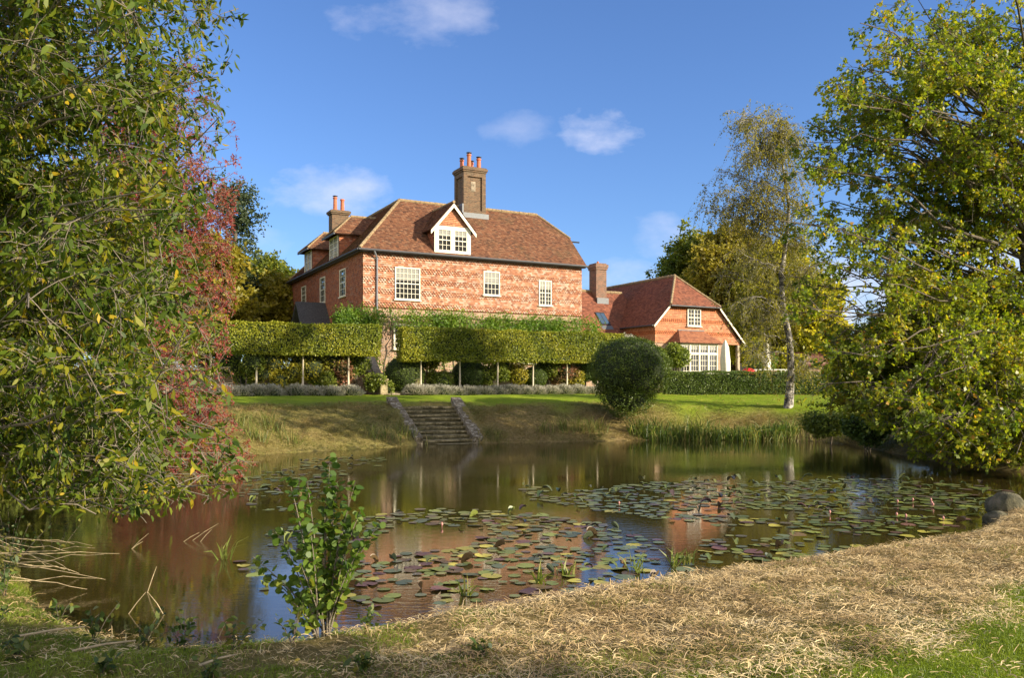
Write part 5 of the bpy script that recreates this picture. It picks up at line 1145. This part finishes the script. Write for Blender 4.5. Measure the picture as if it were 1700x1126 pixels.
# tufts of half-dead grass on near bank
def tuftd(X, Y, s): return np.clip((1-lawnmask(X, Y, s)), 0, 1)
X, Y, s = scatter(520, -4.5, 10, 4.4, 13.5, tuftd); PP_ = []; 
for x, y in zip(X, Y):
    k = 36; PP_.append(np.stack([x+rng.normal(size=k)*.035, y+rng.normal(size=k)*.035, np.full(k, 0.)], 1))
P = np.concatenate(PP_); P[:, 2] = ground(P[:, 0], P[:, 1])-.01; n = len(P); D = rng.normal(size=(n, 3))*[.8, .8, 0]+[0, 0, .8]
V, Fc = blades(P, D, rng.uniform(.03, .085, n), .004, .7); fast('dead_grass', V, Fc, ml_straw, rnd=np.tile(rng.uniform(.2, 1, n), 2), kind='stuff', label='tufts of withered grass on the near bank', cat='grass')
# rough growth on far bank
def fard(X, Y, s): return (s > .0)*(s < 4.5)*(1-lawnmask(X, Y, s))*.9
X = rng.uniform(-12, 14, 230000); Y = rng.uniform(22, 39, 230000); s = sdf(X, Y); stl = st_bot; 
uu = (X-st_bot[0])*sdv[0]/sL+(Y-st_bot[1])*sdv[1]/sL; vv = (X-st_bot[0])*sdv[1]/sL-(Y-st_bot[1])*sdv[0]/sL
k = (rng.random(len(X)) < fard(X, Y, s)) & ~((np.abs(vv) < 1.5) & (uu > -.5) & (uu < sL+.3)); X, Y = X[k], Y[k]; n = len(X)
P = np.stack([X, Y, ground(X, Y)-.01], 1); D = rng.normal(size=(n, 3))*[.9, .9, 0]+[0, 0, .8]; V, Fc = blades(P, D, rng.uniform(.06, .15, n)*(1+1.2*(vnoise(X, Y, .45, 31) > .62)), .012, .6)
ml_bank = lm('bank_growth', [(.07, .10, .014), (.13, .135, .025), (.23, .17, .055), (.38, .27, .12)], trans=.3)
fast('bank_grass', V, Fc, ml_bank, rnd=np.tile(np.clip(.4*rng.random(n)+.6*vnoise(X, Y, .9, 18), 0, 1), 2), kind='stuff', label='rough dry grass on the far bank', cat='grass')
# fallen leaves
def flat_leaves(name, n, x0, x1, y0, y1, size, mat, lab, f):
    X, Y, s = scatter(n, x0, x1, y0, y1, f); n = len(X); P = np.stack([X, Y, ground(X, Y)+.025], 1); a_ = rng.random(n)*6.28; D = np.stack([np.cos(a_), np.sin(a_), rng.normal(size=n)*.2], 1)
    V, Fc = leaves(P, D, size*rng.uniform(.6, 1.2, n), size*.7, 'leaf', flat=.8, up=np.array([0, 0, 1.])); fast(name, V, Fc, mat, rnd=rng.random(n), kind='stuff', label=lab, cat='leaves')
ml_fall = lm('fallen_leaf', [(.30, .18, .05), (.42, .30, .10), (.45, .34, .06), (.22, .10, .04)], trans=.2)
flat_leaves('fallen_leaves', 420, -5, 9, 4.5, 13, .05, ml_fall, 'fallen yellow and brown leaves on the near bank', lambda X, Y, s: .4+.5*(X < -1))
flat_leaves('lawn_leaves', 1600, 4, 24, 35, 46, .09, ml_fall, 'fallen leaves scattered over the lawn by the birch', lambda X, Y, s: (s > 2.5)*1.0)
# weeds in the lower left, and on left bank
wk = 0
for (x, y, h) in [(-3.9, 7.2, .2), (-3.3, 6.6, .25), (-2.9, 6.5, .3), (-2.5, 6.4, .3), (-2.1, 6.3, .22), (-1.7, 6.5, .28), (-1.2, 6.9, .2), (-4.3, 7.0, .25), (-3.6, 6.1, .2), (-2.0, 5.6, .15), (-2.8, 5.7, .16), (-5.4, 8.9, .5), (-5.75, 9.6, .55), (-5.2, 8.4, .4), (-6.3, 10.5, .6), (-4.9, 8.1, .35), (-1.0, 5.7, .12), (-.2, 6.0, .1), (-4.6, 7.3, .3), (-6.2, 11.3, .6)]:
    gz = G(x, y); e = empty('weed', (x, y, gz), label='', cat='weed', group='leafy weeds along the near left bank'); e['label'] = 'small leafy green weed on the shaded near left bank'
    s = MB(); P = []; 
    for i in range(5):
        tip = np.array([random.gauss(0, .35)*h, random.gauss(0, .35)*h, h*random.uniform(.6, 1.1)]); s.tube([(0, 0, -.02), tip*.5+[0, 0, .02], tip], [.004, .003, .0015], 4)
        P += [tip*q for q in np.linspace(.3, 1, 8)]
    s.build('stem', ml_weed if False else m_bark, e); P = np.array(P)+rng.normal(size=(len(P), 3))*.015
    V, Fc = leaves(P, rng.normal(size=P.shape)+[0, 0, .2], rng.uniform(.035, .085, len(P)), .04, 'leaf', flat=.5, up=np.array([0, 0, 1.])); fast('foliage', V, Fc, ml_weed, e, rnd=rng.random(len(P)))
# dead reed stalks on the left
m_stalk = plain('dead_stalk', (.36, .28, .16), .8, .4, 14)
st_list = [((-5.0, 9.0, .35), (-4.35, 9.6, .30), 'long pale dead stalk lying flat out over the water')]
for i in range(15):
    y = random.uniform(8.3, 10.2); b_ = np.array([-.6*y+random.uniform(-.2, .25), y, random.uniform(.12, .5)]); tip = b_+np.array([random.uniform(.5, 1.1), random.uniform(-.4, .3), random.uniform(-.35, .12)]); tip[2] = max(tip[2], .02)
    m = MB().tube([(0, 0, 0), (tip-b_)*.35+rng.normal(size=3)*.008, (tip-b_)*.6+rng.normal(size=3)*.01+[0, 0, .02], (tip-b_)*.8+[0, 0, .02]+rng.normal(size=3)*.01, tip-b_], [.0045, .004, .0035, .003, .002], 5); o = m.build('dead_stalk', m_stalk, None, label='pale dead reed stalk leaning from the left bank over the water', cat='stalk', group='dead stalks at the left bank'); o.location = b_
for (p0, p1, lab) in [((215, 912), (245, 887), 'short bent pale stick poking out of the water, left one'), ((215, 912), (236, 900), 'short pale stick poking out low beside the bent one'), ((300, 900), (330, 885), 'broken reed stalk standing out of the water, left'), ((315, 898), (362, 870), 'broken reed stalk standing out of the water, longest'), ((330, 900), (350, 880), 'broken reed stalk out of the water between the other two'), ((243, 985), (258, 942), 'thin upright twig in the brown water'),
                       ((210, 1020), (240, 985), 'thin leaning twig low in the brown water'), ((275, 1022), (243, 985), 'thin twig crossing the leaning one'), ((360, 1060), (377, 1028), 'pale bare stick at the left bank edge'), ((135, 1043), (162, 1022), 'pale stick slanting out of the water near the left corner'), ((1376, 975), (1425, 930), 'dark')]:
    X, Y = water(*p0); X2 = at(p1[0], Y); z2 = zat(p1[1], Y)
    if lab == 'dark': X, Y = water(1205, 968); X2, z2, lab = at(1222, Y), zat(935, Y), 'dark twig sticking up at the edge of the straw bank'
    m = MB().tube([(0, 0, -.03), ((X2-X)*.5+.01, 0, z2*.52), (X2-X, .03, z2)], [.005, .004, .002], 5); o = m.build('stick', m_stalk if 'dark' not in lab else m_bark, None, label=lab, cat='stick'); o.location = (X, Y, 0)
for i, (a_, b_) in enumerate([((30, 1028), (125, 1044)), ((120, 1110), (210, 1105)), ((330, 1120), (380, 1085))]):
    Y = 6.4-.3*i; X0, X1 = at(a_[0], Y), at(b_[0], Y); o = MB().tube([(0, 0, 0), ((X1-X0)/2, .1, .02), (X1-X0, .15, .03)], [.011, .009, .006], 6).build('fallen_branch', m_stalk, None, label=['pale fallen stick at the left corner of the bank', 'thin fallen stick lying in the shaded grass', 'fallen stick below the weeds left of the sapling'][i], cat='stick'); o.location = (X0, Y, G(X0, Y)+.04)

# ---------------------------------------------------------------- sapling in the foreground
Ys = 6.75; Xs = at(535, Ys); gz = G(Xs, Ys); e = empty('sapling', (Xs, Ys, gz), label='young multi-stemmed alder sapling with rounded leaves standing at the near water edge', cat='sapling')
P = []; D = []; sm = MB()
for (px, py) in [(478, 792), (490, 850), (548, 760), (560, 800), (590, 800), (598, 850), (420, 925), (455, 880), (540, 830), (515, 880), (570, 870), (450, 960), (630, 870), (605, 900), (500, 940), (580, 930), (530, 980), (485, 1000), (560, 990), (510, 800)]:
    y = Ys+random.uniform(-.18, .18); tip = np.array([at(px, y)-Xs, y-Ys, zat(py, y)-gz]); b0_ = np.array([random.uniform(-.06, .06), random.uniform(-.04, .04), -.03]); mid = np.array([tip[0]*.35, tip[1]*.5, tip[2]*.55]); Q = bez(b0_, mid, tip, 12)
    sm.tube(list(Q), list(np.linspace(.009, .0025, 12)), 5)
    L = np.linalg.norm(tip); nn = int(52*L)+4
    for s in np.linspace(.22, 1, nn):
        k = min(10, int(s*11)); p = Q[k]+(Q[k+1]-Q[k])*(s*11-k); P.append(p); D.append(rng.normal(size=3)*[1, 1, .5]+[0, 0, .25])
sm.build('stem', m_bark_grey, e, smooth=True); P = np.array(P); D = unit(np.array(D)); L = rng.uniform(.035, .072, len(P)); P = P+D*.02
V, Fc = leaves(P, D, L, L*.95, 'round', flat=.35, up=np.array([0, -.6, .5])); rv = np.clip(.75-.5*P[:, 2]/1.4+rng.normal(size=len(P))*.15, 0, 1); fast('foliage', V, Fc, ml_sap, e, rnd=rv)
# --- shade tree outside the frame (its shadow falls on the lower left)
T = inell((8.6, .5, 5.2), (1.5, 1.4, 1.1), 40, .3)
tree('shade_tree', (8.7, .3, .55), (8.6, .5, 6), .14, T, ml_oak, m_bark, 'small tree on the near bank outside the right of the frame', nsub=8, ntw=6, nl=8, Ls=.6, Lt=.3, leaf=.12, wr=.75, start=.4, twigs=False)
